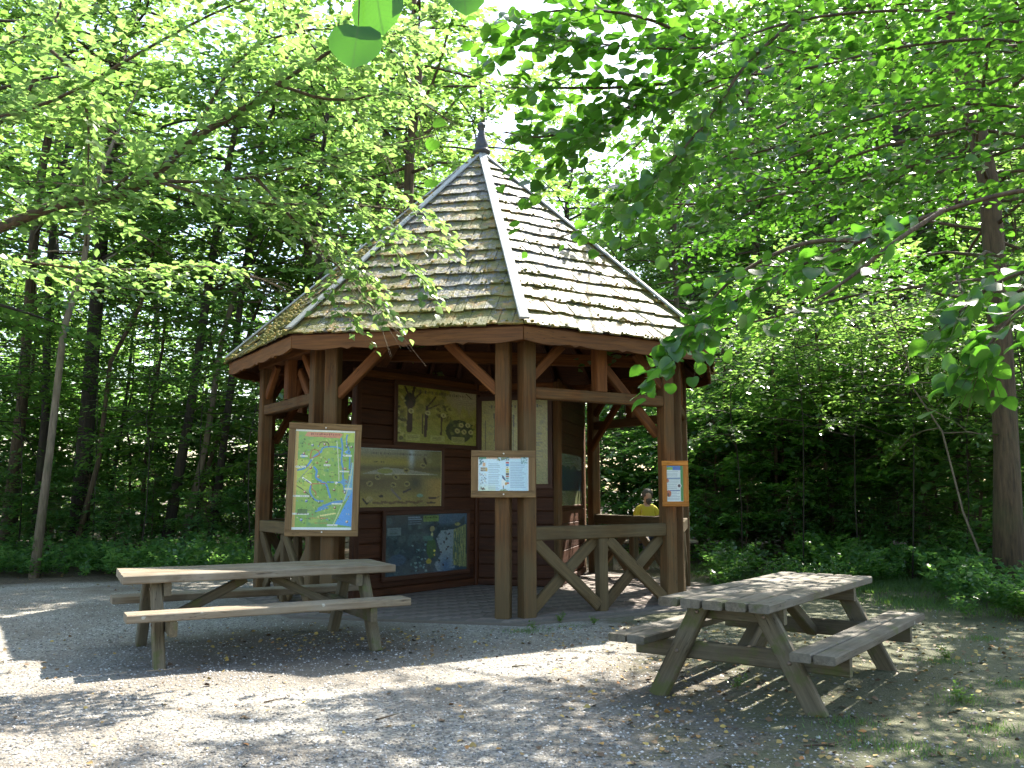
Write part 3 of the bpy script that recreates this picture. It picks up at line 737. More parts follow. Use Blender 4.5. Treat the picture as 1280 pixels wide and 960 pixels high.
def paint_forest():
    s = Canvas(116, 88, (140, 132, 40), .75, 2)
    s.wash((176, 166, 130), lambda u, v: np.clip((u-.45)*3, 0, 1)*np.clip((.5-v)*3, 0, 1)); s.wash((150, 146, 30), lambda u, v: np.clip(.7-u, 0, .6)*(v < .7)); s.wash((150, 160, 60), lambda u, v: np.clip((v-.6)*4, 0, .7))
    s.speck(0, 0, .62, .6, 150, [(110, 104, 22), (150, 146, 30), (170, 160, 50), (92, 92, 24)], .01, .05, .5); s.speck(.3, .3, 1, .75, 60, [(150, 150, 40), (170, 165, 70)], .02, .06, .4)
    s.ell(.15, .26, .065, .10, (36, 38, 30)); s.line([(.155, .3), (.145, .78)], .032, (60, 42, 34)); s.line([(.16, .25), (.09, .03)], .012, (56, 42, 30)); s.line([(.19, .25), (.28, .1)], .010, (60, 46, 30)); s.line([(.17, .22), (.2, .02)], .014, (50, 40, 30))
    s.line([(.355, .35), (.335, .86)], .019, (62, 44, 40)); s.line([(.36, .34), (.46, .15)], .009, (60, 46, 36)); s.line([(.38, .37), (.5, .28)], .007, (60, 46, 36))
    s.line([(.54, .5), (.53, .82)], .010, (70, 56, 40)); s.speck(.48, .3, .66, .55, 34, [(70, 68, 30), (96, 92, 30)], .008, .02); s.line([(.3, .5), (.3, .82)], .008, (80, 70, 40))
    s.ell(.76, .74, .17, .16, (58, 66, 40)); s.speck(.64, .55, .97, .82, 50, [(80, 90, 40), (110, 120, 50), (60, 70, 40)], .01, .03)
    for x, y in ((.165, .44), (.365, .45), (.56, .47), (.74, .73), (.83, .74), (.92, .74), (.79, .62), (.88, .61)):
        s.disc(x, y, .034, (180, 174, 98)); s.ell(x, y, .018, .012, (110, 104, 60), .9, x*9)
    s.speck(0, .1, .1, .98, 40, [(180, 176, 90), (60, 60, 30), (120, 124, 50)], .008, .03); s.text(.22, .055, .85, .115, (84, 76, 60)); s.lines(.72, .16, .95, .26, 3, (130, 122, 100))
    for x0 in (.1, .4, .66): s.rect(x0, .84, x0+.18, .96, (176, 178, 96), .7); s.lines(x0+.02, .86, x0+.16, .95, 3, (110, 110, 60))
    s.line([(.85, .03), (.93, .11)], .006, (96, 84, 60)); return s
def paint_water():
    s = Canvas(116, 88, (118, 112, 62), .75, 3)
    s.wash((136, 140, 120), lambda u, v: np.clip((.22-v)*6, 0, 1)); s.wash((150, 142, 50), lambda u, v: np.exp(-((v-.23)/.08)**2)*(u < .62)); s.wash((112, 112, 60), lambda u, v: np.clip((u-.72)*6, 0, 1)*(v < .5)*.9)
    s.wash((70, 70, 46), lambda u, v: np.exp(-((v-.35)/.05)**2)*.7); s.poly([(.05, .44), (.3, .33), (.6, .36), (.95, .44)], (150, 156, 140), .8); s.ell(.3, .39, .09, .03, (128, 136, 60))
    s.wash((84, 78, 50), lambda u, v: np.clip((v-.44)*9, 0, 1)*np.clip((.62-u)*3, 0, 1)*np.clip((.8-v)*4, 0, 1)); s.wash((62, 66, 54), lambda u, v: np.exp(-((u-.66)/.1)**2-((v-.58)/.14)**2)); s.wash((160, 134, 66), lambda u, v: np.clip((u-.72)*5, 0, 1)*np.clip((v-.46)*10, 0, 1))
    s.wash((150, 138, 62), lambda u, v: np.clip((v-.68)*5, 0, 1)*np.clip((.8-u)*4, 0, 1)*.8); s.line([(.3, .445), (.82, .435)], .004, (190, 190, 160)); s.wash((160, 180, 190), lambda u, v: np.exp(-((u-.61)/.035)**2)*np.clip((.38-v)*5, 0, 1))
    for x, y in ((.13, .6), (.22, .49), (.43, .49), (.4, .62), (.56, .6), (.755, .28), (.55, .37)): s.disc(x, y, .034, (150, 144, 84)); s.disc(x, y, .027, (124, 118, 68)); s.ell(x, y, .022, .009, (44, 44, 40), 1, x*17)
    s.line([(.77, .16), (.79, .24)], .014, (50, 48, 40)); s.ring(.84, .2, .03, (130, 130, 80)); s.line([(.38, .7), (.48, .86)], .012, (110, 104, 100)); s.line([(.52, .74), (.6, .69)], .012, (48, 48, 60)); s.ell(.72, .8, .04, .02, (110, 150, 130))
    [s.ell(.2+.52*q/11, .915+.012*math.sin(q*2.1), .04, .016, [(80, 58, 46), (96, 74, 52)][q % 2], .8, .1*math.sin(q)) for q in range(12)]; s.line([(.06, .85), (.1, .93), (.16, .87)], .010, (40, 40, 46)); s.disc(.13, .86, .04, (176, 166, 110), .5); s.ell(.26, .81, .026, .018, (34, 34, 40))
    s.ell(.88, .845, .06, .014, (60, 46, 50)); s.ell(.86, .93, .06, .012, (66, 50, 50)); s.line([(.93, .85), (.96, .82)], .005, (60, 46, 50)); s.text(.14, .075, .8, .115, (84, 84, 74)); s.speck(.08, .23, .3, .26, 5, [(50, 50, 30)], .006, .012)
    s.rect(0, 0, 1, .02, (150, 166, 170)); s.rect(.985, 0, 1, 1, (176, 166, 110)); return s
def paint_pond():
    s = Canvas(116, 88, (28, 46, 54), .75, 4)
    s.wash((36, 60, 74), lambda u, v: np.clip((v-.55)*2, 0, .9)); s.wash((58, 88, 112), lambda u, v: np.clip((u-.6)*20, 0, 1)*np.clip((.24-v)*12, 0, 1)); s.speck(.0, .1, .6, .95, 110, [(20, 34, 40), (40, 66, 70), (30, 52, 66), (62, 90, 88)], .01, .05, .5)
    s.ell(.14, .74, .1, .07, (46, 78, 108), .6); s.poly([(.62, .98), (.58, .86), (.66, .7), (.6, .42), (.66, .3), (.84, .28), (.82, .6), (.84, .95)], (126, 146, 150)); s.wash((60, 100, 136), lambda u, v: np.exp(-((u-.72)/.09)**2)*np.clip((v-.65)*5, 0, 1)); s.poly([(.82, .3), (.98, .2), (.99, .95), (.82, .9)], (118, 128, 66))
    for i in range(26): x = s.g.uniform(.82, .98); s.line([(x, s.g.uniform(.25, .5)), (x+s.g.uniform(-.02, .02), s.g.uniform(.6, .95))], .004, [(90, 106, 60), (160, 160, 80), (60, 90, 70)][i % 3])
    s.poly([(.76, .24), (.88, .16), (.97, .04), (.96, .2), (.84, .24)], (40, 56, 60)); s.ell(.87, .2, .035, .02, (140, 142, 70)); s.ell(.55, .26, .03, .035, (136, 130, 76)); s.wash((90, 112, 120), lambda u, v: .18+0*u); s.ell(.55, .36, .014, .03, (170, 180, 120)); s.ell(.54, .58, .06, .13, (56, 92, 54)); s.rect(.44, .37, .56, .45, (66, 110, 100), .8)
    s.ell(.51, .8, .032, .035, (150, 142, 40)); s.speck(.1, .1, .9, .95, 70, [(30, 44, 46), (70, 96, 100), (44, 70, 60)], .005, .02, .6); s.disc(.58, .63, .012, (210, 200, 50)); s.disc(.58, .7, .010, (200, 190, 50)); s.rect(.44, .03, .63, .14, (96, 128, 66)); s.text(.46, .05, .61, .08, (40, 60, 40)); s.lines(.26, .05, .44, .19, 4, (120, 150, 170)); s.rect(.03, .22, .18, .34, (90, 112, 116)); s.lines(.05, .24, .16, .33, 3, (50, 66, 70))
    for x, y in ((.76, .36), (.73, .44), (.7, .5), (.75, .58), (.73, .62), (.66, .66), (.64, .8), (.74, .78), (.69, .88)): s.ell(x, y, .018, .009, (50, 34, 36), 1, x*20)
    s.speck(.3, .5, .5, .95, 24, [(80, 130, 130), (110, 150, 150)], .006, .016); return s
def paint_tall(c0, c1, c2, seed):
    s = Canvas(80, 100, c0, 1.25, seed)
    s.wash(c1, lambda u, v: np.exp(-((v-.35)/.2)**2)*.8); s.wash(c2, lambda u, v: np.clip((v-.7)*4, 0, .8)); s.speck(0, .2, 1, .95, 90, [c0, c1, c2, (120, 120, 70)], .01, .05, .4)
    for i in range(9): x = s.g.uniform(.05, .95); s.line([(x, s.g.uniform(.15, .3)), (x+s.g.uniform(-.04, .04), s.g.uniform(.6, .95))], .008, (84, 78, 44))
    s.text(.12, .06, .9, .10, (80, 76, 60)); s.lines(.55, .4, .92, .8, 12, (110, 104, 70)); return s
def paint_blue():
    s = Canvas(60, 120, (112, 124, 110), 2.0, 8); s.rect(0, .3, 1, .72, (34, 58, 74)); s.speck(0, .25, 1, .5, 30, [(34, 58, 74), (50, 76, 84)], .05, .14); s.lines(.15, .06, .85, .2, 4, (80, 90, 84)); s.rect(0, .72, 1, 1, (110, 116, 80)); s.speck(.1, .76, .6, .96, 10, [(70, 80, 96), (84, 84, 60)], .02, .06); return s
def paint_notice():
    s = Canvas(128, 84, (190, 216, 226), .66, 5); T = lambda x, y: ((x-215)/812, (y-213)/532)
    s.wash((150, 196, 214), lambda u, v: np.clip(u-.35, 0, .6)); s.wash((206, 220, 170), lambda u, v: np.clip((v-.75)*3, 0, .8)*(u < .35))
    s.rect(0, 0, .035, 1, (236, 238, 236)); s.rect(.965, 0, 1, 1, (232, 236, 236)); s.rect(.035, 0, .17, .07, (84, 140, 110)); s.rect(.17, 0, .4, .07, (206, 170, 140)); s.text(.19, .015, .38, .05, (130, 96, 80)); s.rect(.62, 0, .84, .06, (206, 170, 150)); s.text(.64, .015, .82, .045, (140, 100, 90))
    s.speck(.38, .0, .62, .11, 44, [(60, 96, 84), (90, 120, 90), (50, 70, 100), (140, 150, 80)], .008, .02); s.speck(.84, .0, .97, .2, 26, [(70, 116, 120), (96, 140, 130)], .006, .018); s.speck(.04, .07, .12, .25, 12, [(60, 110, 120), (60, 90, 110)], .008, .02)
    s.rect(*T(300, 310), *T(345, 365), (206, 160, 120)); s.rect(*T(265, 380), *T(370, 440), (170, 160, 140)); s.text(*T(268, 385), *T(368, 402), (60, 60, 60)); s.text(*T(268, 420), *T(368, 436), (50, 50, 46)); s.rect(*T(345, 390), *T(372, 440), (190, 160, 90)); s.speck(.05, .46, .17, .86, 34, [(150, 170, 180), (110, 120, 130), (200, 206, 200)], .008, .02); s.speck(.06, .88, .14, .94, 8, [(90, 60, 60), (70, 60, 50)], .01, .02)
    s.lines(.21, .2, .45, .97, 15, (110, 140, 160)); s.lines(.63, .16, .94, .92, 16, (110, 136, 170))
    for i, c in enumerate([(190, 60, 70), (70, 150, 210), (220, 210, 190), (210, 200, 60), (200, 180, 60), (90, 80, 70), (190, 110, 90), (130, 170, 160), (90, 180, 200), (200, 90, 80)]): s.rect(.545, .155+i*.065, .61, .205+i*.065, c); s.disc(.575, .18+i*.065, .012, (60, 50, 60), .7)
    s.ell(.5, .76, .04, .09, (214, 220, 216)); s.poly([(.47, .53), (.5, .55), (.55, .68), (.53, .7), (.48, .62)], (70, 86, 120)); s.ell(.55, .78, .02, .03, (190, 150, 60)); s.line([(.5, .84), (.5, .92)], .006, (90, 80, 60)); s.speck(.42, .95, .58, .99, 10, [(120, 140, 90)], .01, .02); s.rect(.62, .975, .68, 1, (110, 60, 80)); return s
def paint_orange():
    s = Canvas(56, 108, (196, 206, 204), 1.96, 6)
    s.rect(0, 0, .85, .13, (50, 120, 180)); s.rect(0, .06, .37, .13, (110, 160, 60)); s.rect(.37, .05, .8, .14, (40, 90, 170)); s.rect(.80, 0, 1, .97, (30, 130, 60)); s.rect(.95, 0, 1, 1, (190, 160, 60))
    for a_, b_ in ((.17, .33), (.38, .66), (.72, .97)): s.lines(.05, a_, .76, b_, 6 if b_-a_ > .2 else 4, (120, 136, 150))
    s.rect(.05, .345, .78, .37, (60, 100, 150)); s.rect(.2, .675, .76, .705, (70, 100, 150)); s.ell(.06, .42, .09, .1, (160, 90, 80)); s.disc(.72, .56, .13, (206, 206, 206)); s.disc(.72, .56, .085, (70, 50, 66)); s.ell(.13, .77, .14, .18, (170, 80, 50)); s.ell(.1, .8, .07, .1, (90, 50, 40)); return s
def board(name, label, cat, ctr, n, W, H, fw, fd, fm, cv, roll=0., screws=(), back=True, group=None, grain=True):
    n = Vector((n[0], n[1], 0)).normalized(); x = (-n).cross(Vector((0, 0, 1)))
    M = Matrix((x, -n, Vector((0, 0, 1)))).transposed().to_4x4(); M.translation = Vector(ctr)
    M = M @ Matrix.Rotation(roll, 4, 'Y')
    o = tag(link(name, None, None, M), label, cat, group)
    def bar(a_, b_, wide):
        m = MB(); a_ = Vector(a_); b_ = Vector(b_); m.timber((b_-a_).length, fd, wide, .006, jit=.001)
        f = frame(a_, b_-a_, (0, 0, 1) if abs((b_-a_).x) > abs((b_-a_).z) else (1, 0, 0)); m.build('frame_bar', fm, o, M @ f)
    w2, h2 = W/2, H/2
    bar((-w2, 0, h2-fw/2), (w2, 0, h2-fw/2), fw); bar((-w2, 0, -h2+fw/2), (w2, 0, -h2+fw/2), fw)
    bar((-w2+fw/2, -.001, -h2+fw), (-w2+fw/2, -.001, h2-fw), fw); bar((w2-fw/2, -.001, -h2+fw), (w2-fw/2, -.001, h2-fw), fw)
    iw, ih = W-2*fw+.01, H-2*fw+.01
    m = MB(); m.box((0, fd*.28, 0), (iw+.02, .016, ih+.02)); m.build('backing_panel', fm, o, M)
    nx, ny = cv.nx, cv.ny; y0 = fd*.28-.011
    X, Z = np.meshgrid(np.linspace(-iw/2, iw/2, nx), np.linspace(ih/2, -ih/2, ny))
    vs = np.stack([X, np.full_like(X, y0), Z], -1).reshape(-1, 3)
    me = bpy.data.meshes.new('sheet'); me.from_pydata(vs.tolist(), [], [(j*nx+i, j*nx+nx+i, j*nx+nx+i+1, j*nx+i+1) for j in range(ny-1) for i in range(nx-1)])
    a_ = me.attributes.new('print', 'FLOAT_COLOR', 'POINT'); pc = cv.a.reshape(-1, 3)*1.05; g_ = np.random.default_rng(cv.nx+cv.ny); pc = pc*np.clip(g_.normal(1, .13 if grain else .06, (len(pc), 1)), .45, 1.6)*g_.uniform(.93, 1.07, pc.shape); pc = pc*.86+pc.mean(1, keepdims=True)*.14; col = np.concatenate([pc, np.ones((nx*ny, 1))], 1); a_.data.foreach_set('color', col.astype(np.float32).ravel())
    me.materials.append(M_PRINT); link('printed_sheet', me, o, M)
    for sx, sz in screws:
        m = MB(); m.lathe([(.009, 0), (.009, .003), (.006, .006)], 10); m.build('screw', M_STEEL, o, M @ Matrix.Translation((sx, -fd/2, sz)) @ Matrix.Rotation(math.pi/2, 4, 'X'))
    return o
def px_board(name, label, cat, corners, pt, n, fw, fd, fm, cv, **k):
    # frame outline seen at four pixels (tl, tr, br, bl), lying on the plane through pt with normal n
    n3 = np.array([n[0], n[1], 0]); n3 /= np.linalg.norm(n3); P = [on_plane(x, y, pt, n3) for x, y in corners]
    ctr = sum(P)/4; W = (np.linalg.norm(P[1]-P[0])+np.linalg.norm(P[2]-P[3]))/2; H = (np.linalg.norm(P[3]-P[0])+np.linalg.norm(P[2]-P[1]))/2
    return board(name, label, cat, ctr, n, W, H, fw, fd, fm, cv, **k)
vL = V(7); pA = vL+(V(0)-vL).normalized()*.145; nL = Vector((-pA.x, -pA.y, 0)).normalized(); 
ptL = pA+nL*.16
px_board('map_board', 'tall framed trail map in green and blue on the left entrance post', 'map board', [(362, 529), (452, 530), (447, 673), (355, 668)], (ptL.x, ptL.y, 0), (nL.x+.10, nL.y), .075, .045, M_FRAME, paint_map(), roll=.018, grain=False, screws=((0, .602), (0, -.602)))
vN = V(0); nN = Vector((math.sin(TH), -math.cos(TH), 0)); ptN = vN+nN*.10
px_board('notice_board', 'small landscape framed pale blue visitor notice on the near corner posts', 'notice board', [(589, 563), (669, 563), (669, 622), (589, 622)], (ptN.x, ptN.y, 0), (nN.x-.02, nN.y), .075, .045, M_FRAME, paint_notice(), grain=False, screws=((0, .225), (0, -.225)))
vR = V(1); nR = Vector((-vR.x*.6+.1, -vR.y, 0)).normalized(); ptR = vR+nR*.27
px_board('orange_notice', 'narrow notice in a bright orange frame on the right corner posts', 'notice board', [(827, 576), (860, 576), (861, 633), (828, 633)], (ptR.x, ptR.y, 0), nR, .06, .04, M_ORANGE, paint_orange(), grain=False)
d1 = (W1-W0).normalized(); n1 = Vector((d1.y, -d1.x, 0)); p1 = W0+n1*.045
d2 = (W2-W1).normalized(); n2 = Vector((d2.y, -d2.x, 0)); p2 = W1+n2*.045
d3 = (W3-W2).normalized(); n3_ = Vector((d3.y, -d3.x, 0)); p3 = W2+n3_*.035
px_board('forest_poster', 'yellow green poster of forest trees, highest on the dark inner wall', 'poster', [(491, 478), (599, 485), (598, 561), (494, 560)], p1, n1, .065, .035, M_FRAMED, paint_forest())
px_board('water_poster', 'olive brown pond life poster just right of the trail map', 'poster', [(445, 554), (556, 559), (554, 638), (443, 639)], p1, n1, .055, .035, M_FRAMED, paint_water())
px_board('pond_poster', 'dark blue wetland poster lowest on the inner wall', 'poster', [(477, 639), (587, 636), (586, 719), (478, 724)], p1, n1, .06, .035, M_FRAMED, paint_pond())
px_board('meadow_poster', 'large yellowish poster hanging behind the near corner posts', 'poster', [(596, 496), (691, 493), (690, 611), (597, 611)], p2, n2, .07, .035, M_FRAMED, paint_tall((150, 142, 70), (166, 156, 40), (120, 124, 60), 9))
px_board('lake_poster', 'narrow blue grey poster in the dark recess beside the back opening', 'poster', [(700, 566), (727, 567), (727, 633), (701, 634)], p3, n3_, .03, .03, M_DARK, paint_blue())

# ---------------------------------------------------------------- picnic tables
M_BOLT = plain('bolt_rust', (.16, .12, .09), .5, .7)
def picnic_table(label, x, y, ang, L, W, zt, S, zs, mt, ml, tops, seats, pt, ps, seatw, foot, lend, legw=.13, legt=.07):
    o = thing('picnic_table', label, 'picnic table', (x, y, 0), ang); B = wmat(o)
    def bm(n, p0, p1, a, b, m, z=(0, 0, 1), ch=.008):
        p0, p1 = Vector(p0), Vector(p1); q = MB(); q.timber((p1-p0).length, a, b, ch, jit=.0045); return q.build(n, m, o, B @ frame(p0, p1-p0, z))
    pw = W/tops; 
    for i in range(tops):
        c = -W/2+pw*(i+.5); e = random.uniform(-.012, .012) if tops > 2 else 0
        bm('top_plank', (-L/2+e, c, zt-pt/2+random.uniform(-.002, .002)), (L/2+e*.7, c, zt-pt/2), pw-.022, pt, mt)
    sw = seatw/seats
    for s in (-1, 1):
        for i in range(seats):
            c = s*(S-seatw+sw*(i+.5)); e = random.uniform(-.01, .01)
            bm('seat_plank', (-L/2-.0+e, c, zs-ps/2), (L/2+e, c, zs-ps/2+random.uniform(-.002, .002)), sw-.016, ps, mt)
    for l in (-1, 1):
        X = l*(L/2-lend); xi = X-l*(legt/2+.033)
        for s in (-1, 1):
            bm('leg', (X, s*foot, -.02), (X, s*W*.27, zt-pt-.002), legw, legt, ml, z=(1, 0, 0), ch=.012)
        bm('top_bearer', (xi, -W/2+.05, zt-pt-.058), (xi, W/2-.05, zt-pt-.058), .06, .11, ml)
        bm('seat_bearer', (xi, -S+.03, zs-ps-.066), (xi, S-.03, zs-ps-.066), .06, .125, ml)
        for s in (-1, 1):
            for (wf, zf) in ((W*.30, zt-pt-.06), (W*.27+(foot-W*.27)*(zt-pt-zs+ps+.066)/(zt-pt), zs-ps-.066)):
                q = MB(); q.lathe([(.014, 0), (.014, .006), (.008, .010)], 8); q.build('bolt', M_BOLT, o, B @ Matrix.Translation((X+l*legt/2, s*wf, zf)) @ Matrix.Rotation(l*math.pi/2, 4, 'Y'))
        bm('diagonal_brace', (xi-l*.035, 0, zs-ps-.10), (l*.10+l*.02, 0, zt-pt-.03), .09, .075, ml)
    return o
picnic_table('weathered grey slatted picnic table in front of the cross braced railing', 2.03, 6.98, .9355, 2.40, .80, .713, .796, .436, M_TABLE2, M_LEG, 5, 2, .058, .055, .30, .575, .32)
picnic_table('heavy pale plank picnic table beside the pavilion entrance', -2.344, 8.417, .4993, 2.38, .86, .735, .82, .464, M_TABLE, M_LEG, 3, 1, .07, .065, .27, .66, .27, .12, .09)
# ---------------------------------------------------------------- woodland
def P3(*a): return np.array([at(*q) for q in a])
def smooth_path(p, n=9):
    p = np.asarray(p, float)
    for _ in range(2): p = np.concatenate([p[:1], np.stack([.75*p[:-1]+.25*p[1:], .25*p[:-1]+.75*p[1:]], 1).reshape(-1, 3), p[-1:]])
    return p
G = lambda s: np.random.default_rng(s)
def lean_trunk(base, top, H, r):
    """path from the ground at pixel `base` through the pixel `top` (same distance) on to height H"""
    b_ = gr(*base); t_ = at(top[0], top[1], b_[1]+.4); d = (t_-b_)/(t_[2]-b_[2])
    return [b_-np.array([0, 0, .05]), b_+d*H*.5, b_+d*H*.8+np.array([.1, .3, 0]), b_+d*H+np.array([.3, .6, 0])]
def far_trunk(base, top, H, Y):
    b_ = at(base[0], base[1], Y); t_ = at(top[0], top[1], Y+.4); d = (t_-b_)/(t_[2]-b_[2]); b_ = b_-d*b_[2]
    return [b_-np.array([0, 0, .05]), b_+d*H*.5, b_+d*H*.8+np.array([.1, .3, 0]), b_+d*H+np.array([.3, .6, 0])]
# the trunks one can tell apart on the left: label, base pixel, upper pixel, height, radius, bark
LT = [('slender tan trunk leaning right, leftmost in the wood left of the pavilion', (42, 722), (80, 420), 8.5, .07, M_BARKT),
      ('thin brown sapling leaning right, second from the left edge of the wood', (88, 706), (165, 370), 8.0, .055, M_BARK),
      ('pale straight young tree leaning right behind the left picnic table', (222, 700), (288, 390), 9.5, .075, M_BARKT),
      ('reddish thin tree crossing close behind the pale leaning one', (232, 697), (300, 440), 8.0, .055, M_BARK),
      ('dark thin tree between the two leaning trunks on the left', (128, 690), (158, 440), 8.0, .05, M_BARKD)]
for i, (lb, bp, tp, H, r, bk) in enumerate(LT):
    rg = G(200+i)
    tree('young_tree', lb, 'tree', lean_trunk(bp, tp, H, r), r, bk, L_WOOD, rg, n=26, length=2.2, h0=.42, leaf=(.10, .15), per_m=8, tw=.8, gap=.06, flat=.18, pathn=8)
LD = [('thick dark trunk standing behind the leaning saplings on the left', (96, 690), (122, 360), 14, .165, M_BARKD, 18.6),
      ('mossy dark trunk at the far left edge of the wood', (6, 690), (30, 420), 13, .12, M_BARK, 18),
      ('narrow black trunk beside the mossy one at the far left', (42, 690), (58, 430), 12, .085, M_BARKD, 18.2),
      ('dark trunk leaning right behind the pale leaning tree', (205, 690), (245, 420), 12, .10, M_BARKD, 18.5),
      ('dark slim trunk close to the left side of the pavilion', (262, 690), (296, 400), 12, .08, M_BARKD, 18.8)]
for i, (lb, bp, tp, H, r, bk, Y) in enumerate(LD):
    rg = G(230+i)
    tree('woodland_tree', lb, 'tree', far_trunk(bp, tp, H, Y), r, bk, L_WOOD, rg, n=30, length=3.2, h0=.30, leaf=(.13, .19), per_m=7, tw=1.0, gap=.07, flat=.2, pathn=9)
# the big maple off the left edge: its limbs cross in front of the sky and reach over the roof
rg = G(31)
base = np.array([-7.2, 8.4, -.05]); path = np.array([base, base+[.05, .1, 1.5], base+[.0, .1, 3.2], base+[-.2, .2, 5.4], base+[-.1, .3, 8.0]])
lm = [P3((-130, 330, 8.5), (0, 285, 8.6), (75, 252, 8.7), (130, 250, 8.8), (190, 225, 8.9), (240, 172, 9.0), (300, 140, 9.1), (345, 105, 9.2), (420, 60, 9.3)),
      P3((190, 225, 8.9), (240, 228, 9.0), (320, 222, 9.1), (400, 200, 9.2), (470, 185, 9.3), (540, 170, 9.4)),
      P3((200, 228, 8.9), (280, 250, 9.0), (360, 256, 9.1), (440, 256, 9.2), (500, 262, 9.2)),
      P3((130, 250, 8.8), (190, 190, 8.9), (110, 150, 8.9), (60, 120, 8.8)),
      P3((-100, 200, 8.3), (20, 150, 8.3), (60, 60, 8.4), (78, 0, 8.5), (90, -80, 8.5)),
      P3((-100, 160, 8.0), (50, 140, 8.1), (200, 50, 8.2), (300, 0, 8.3), (420, -40, 8.4)),
      P3((60, 60, 8.4), (95, 90, 8.4), (112, 150, 8.5), (110, 210, 8.5)),
      P3((320, 222, 9.1), (380, 290, 9.1), (430, 340, 9.1), (470, 390, 9.0)),
      P3((240, 172, 9.0), (300, 60, 9.2), (400, 30, 9.4), (520, 50, 9.6)),
      P3((345, 105, 9.2), (420, 130, 9.4), (500, 110, 9.5), (560, 150, 9.6)),
      P3((-120, 120, 9.5), (40, 40, 10), (180, -20, 10.4), (300, -60, 10.6)),
      P3((300, -60, 10.6), (380, 40, 10.8), (440, 130, 11), (480, 190, 11)),
      P3((420, -60, 10.6), (470, 40, 10.9), (510, 90, 11), (530, 170, 11.1)),
      P3((380, 40, 10.8), (430, 70, 10.8), (500, 40, 10.9), (540, 20, 11)),
      P3((-120, 300, 9.8), (40, 330, 10), (160, 340, 10.3), (260, 330, 10.6), (330, 350, 10.8))]
o = thing('broadleaf_tree', 'big tree at the left edge whose long bare limbs reach over the pavilion roof', 'tree', base)
lms = [smooth_path(l) for l in lm]; tw = []
arr = sprays(lms, rg, 15, .9, .05, (.085, .125), t0=.15, jit=.42, twigs=tw)
front = [smooth_path(P3((360, 256, 9.2), (410, 300, 8.8), (450, 340, 8.6))), smooth_path(P3((400, 200, 9.2), (470, 230, 8.9), (540, 270, 8.7))), smooth_path(P3((400, 200, 9.2), (450, 260, 8.9), (500, 320, 8.7), (530, 350, 8.6))), smooth_path(P3((440, 256, 9.2), (500, 290, 8.8), (550, 300, 8.6))), smooth_path(P3((380, 290, 9.1), (430, 330, 8.8), (480, 385, 8.6))), smooth_path(P3((430, 340, 9.1), (400, 360, 8.8), (440, 400, 8.6)))]
ups = trunk_limbs(path, rg, .55, 10, 3.0, flat=.4); arr2 = sprays(ups, rg, 4, .9, .09, (.10, .14), jit=.4)
arr = tuple(np.concatenate([a, b_]) for a, b_ in zip(arr, arr2))
a_, b_ = lit(arr[0]); u = rg.random(len(a_)); arr = keep(arr, ~((a_ & (u < .995)) | (b_ & (u < .8))))
ar3 = sprays(front, rg, 14, .5, .05, (.075, .11), t0=.1, jit=.42, twigs=tw); arr = tuple(np.concatenate(q) for q in zip(arr, ar3)); px_, py_ = pix(arr[0]); arr = keep(arr, ~((np.abs(px_-600) < 26) & (py_ > 120) & (py_ < 225)))
link('trunk', wood_mesh(path, .26, lms[:1], .065, M_BARK, None, n=10), o)
link('limb', wood_mesh(None, 0, lms[1:]+ups, .021, M_BARK, tw, .003), o)
link('branchlet', wood_mesh(None, 0, front, .006, M_BARK), o)
link('crown', leafmesh('crown', leafdata(*arr, np.clip(rg.normal(.55, .28, len(arr[0])), 0, 1), 'oval', .85, rg), L_MAPLE), o)
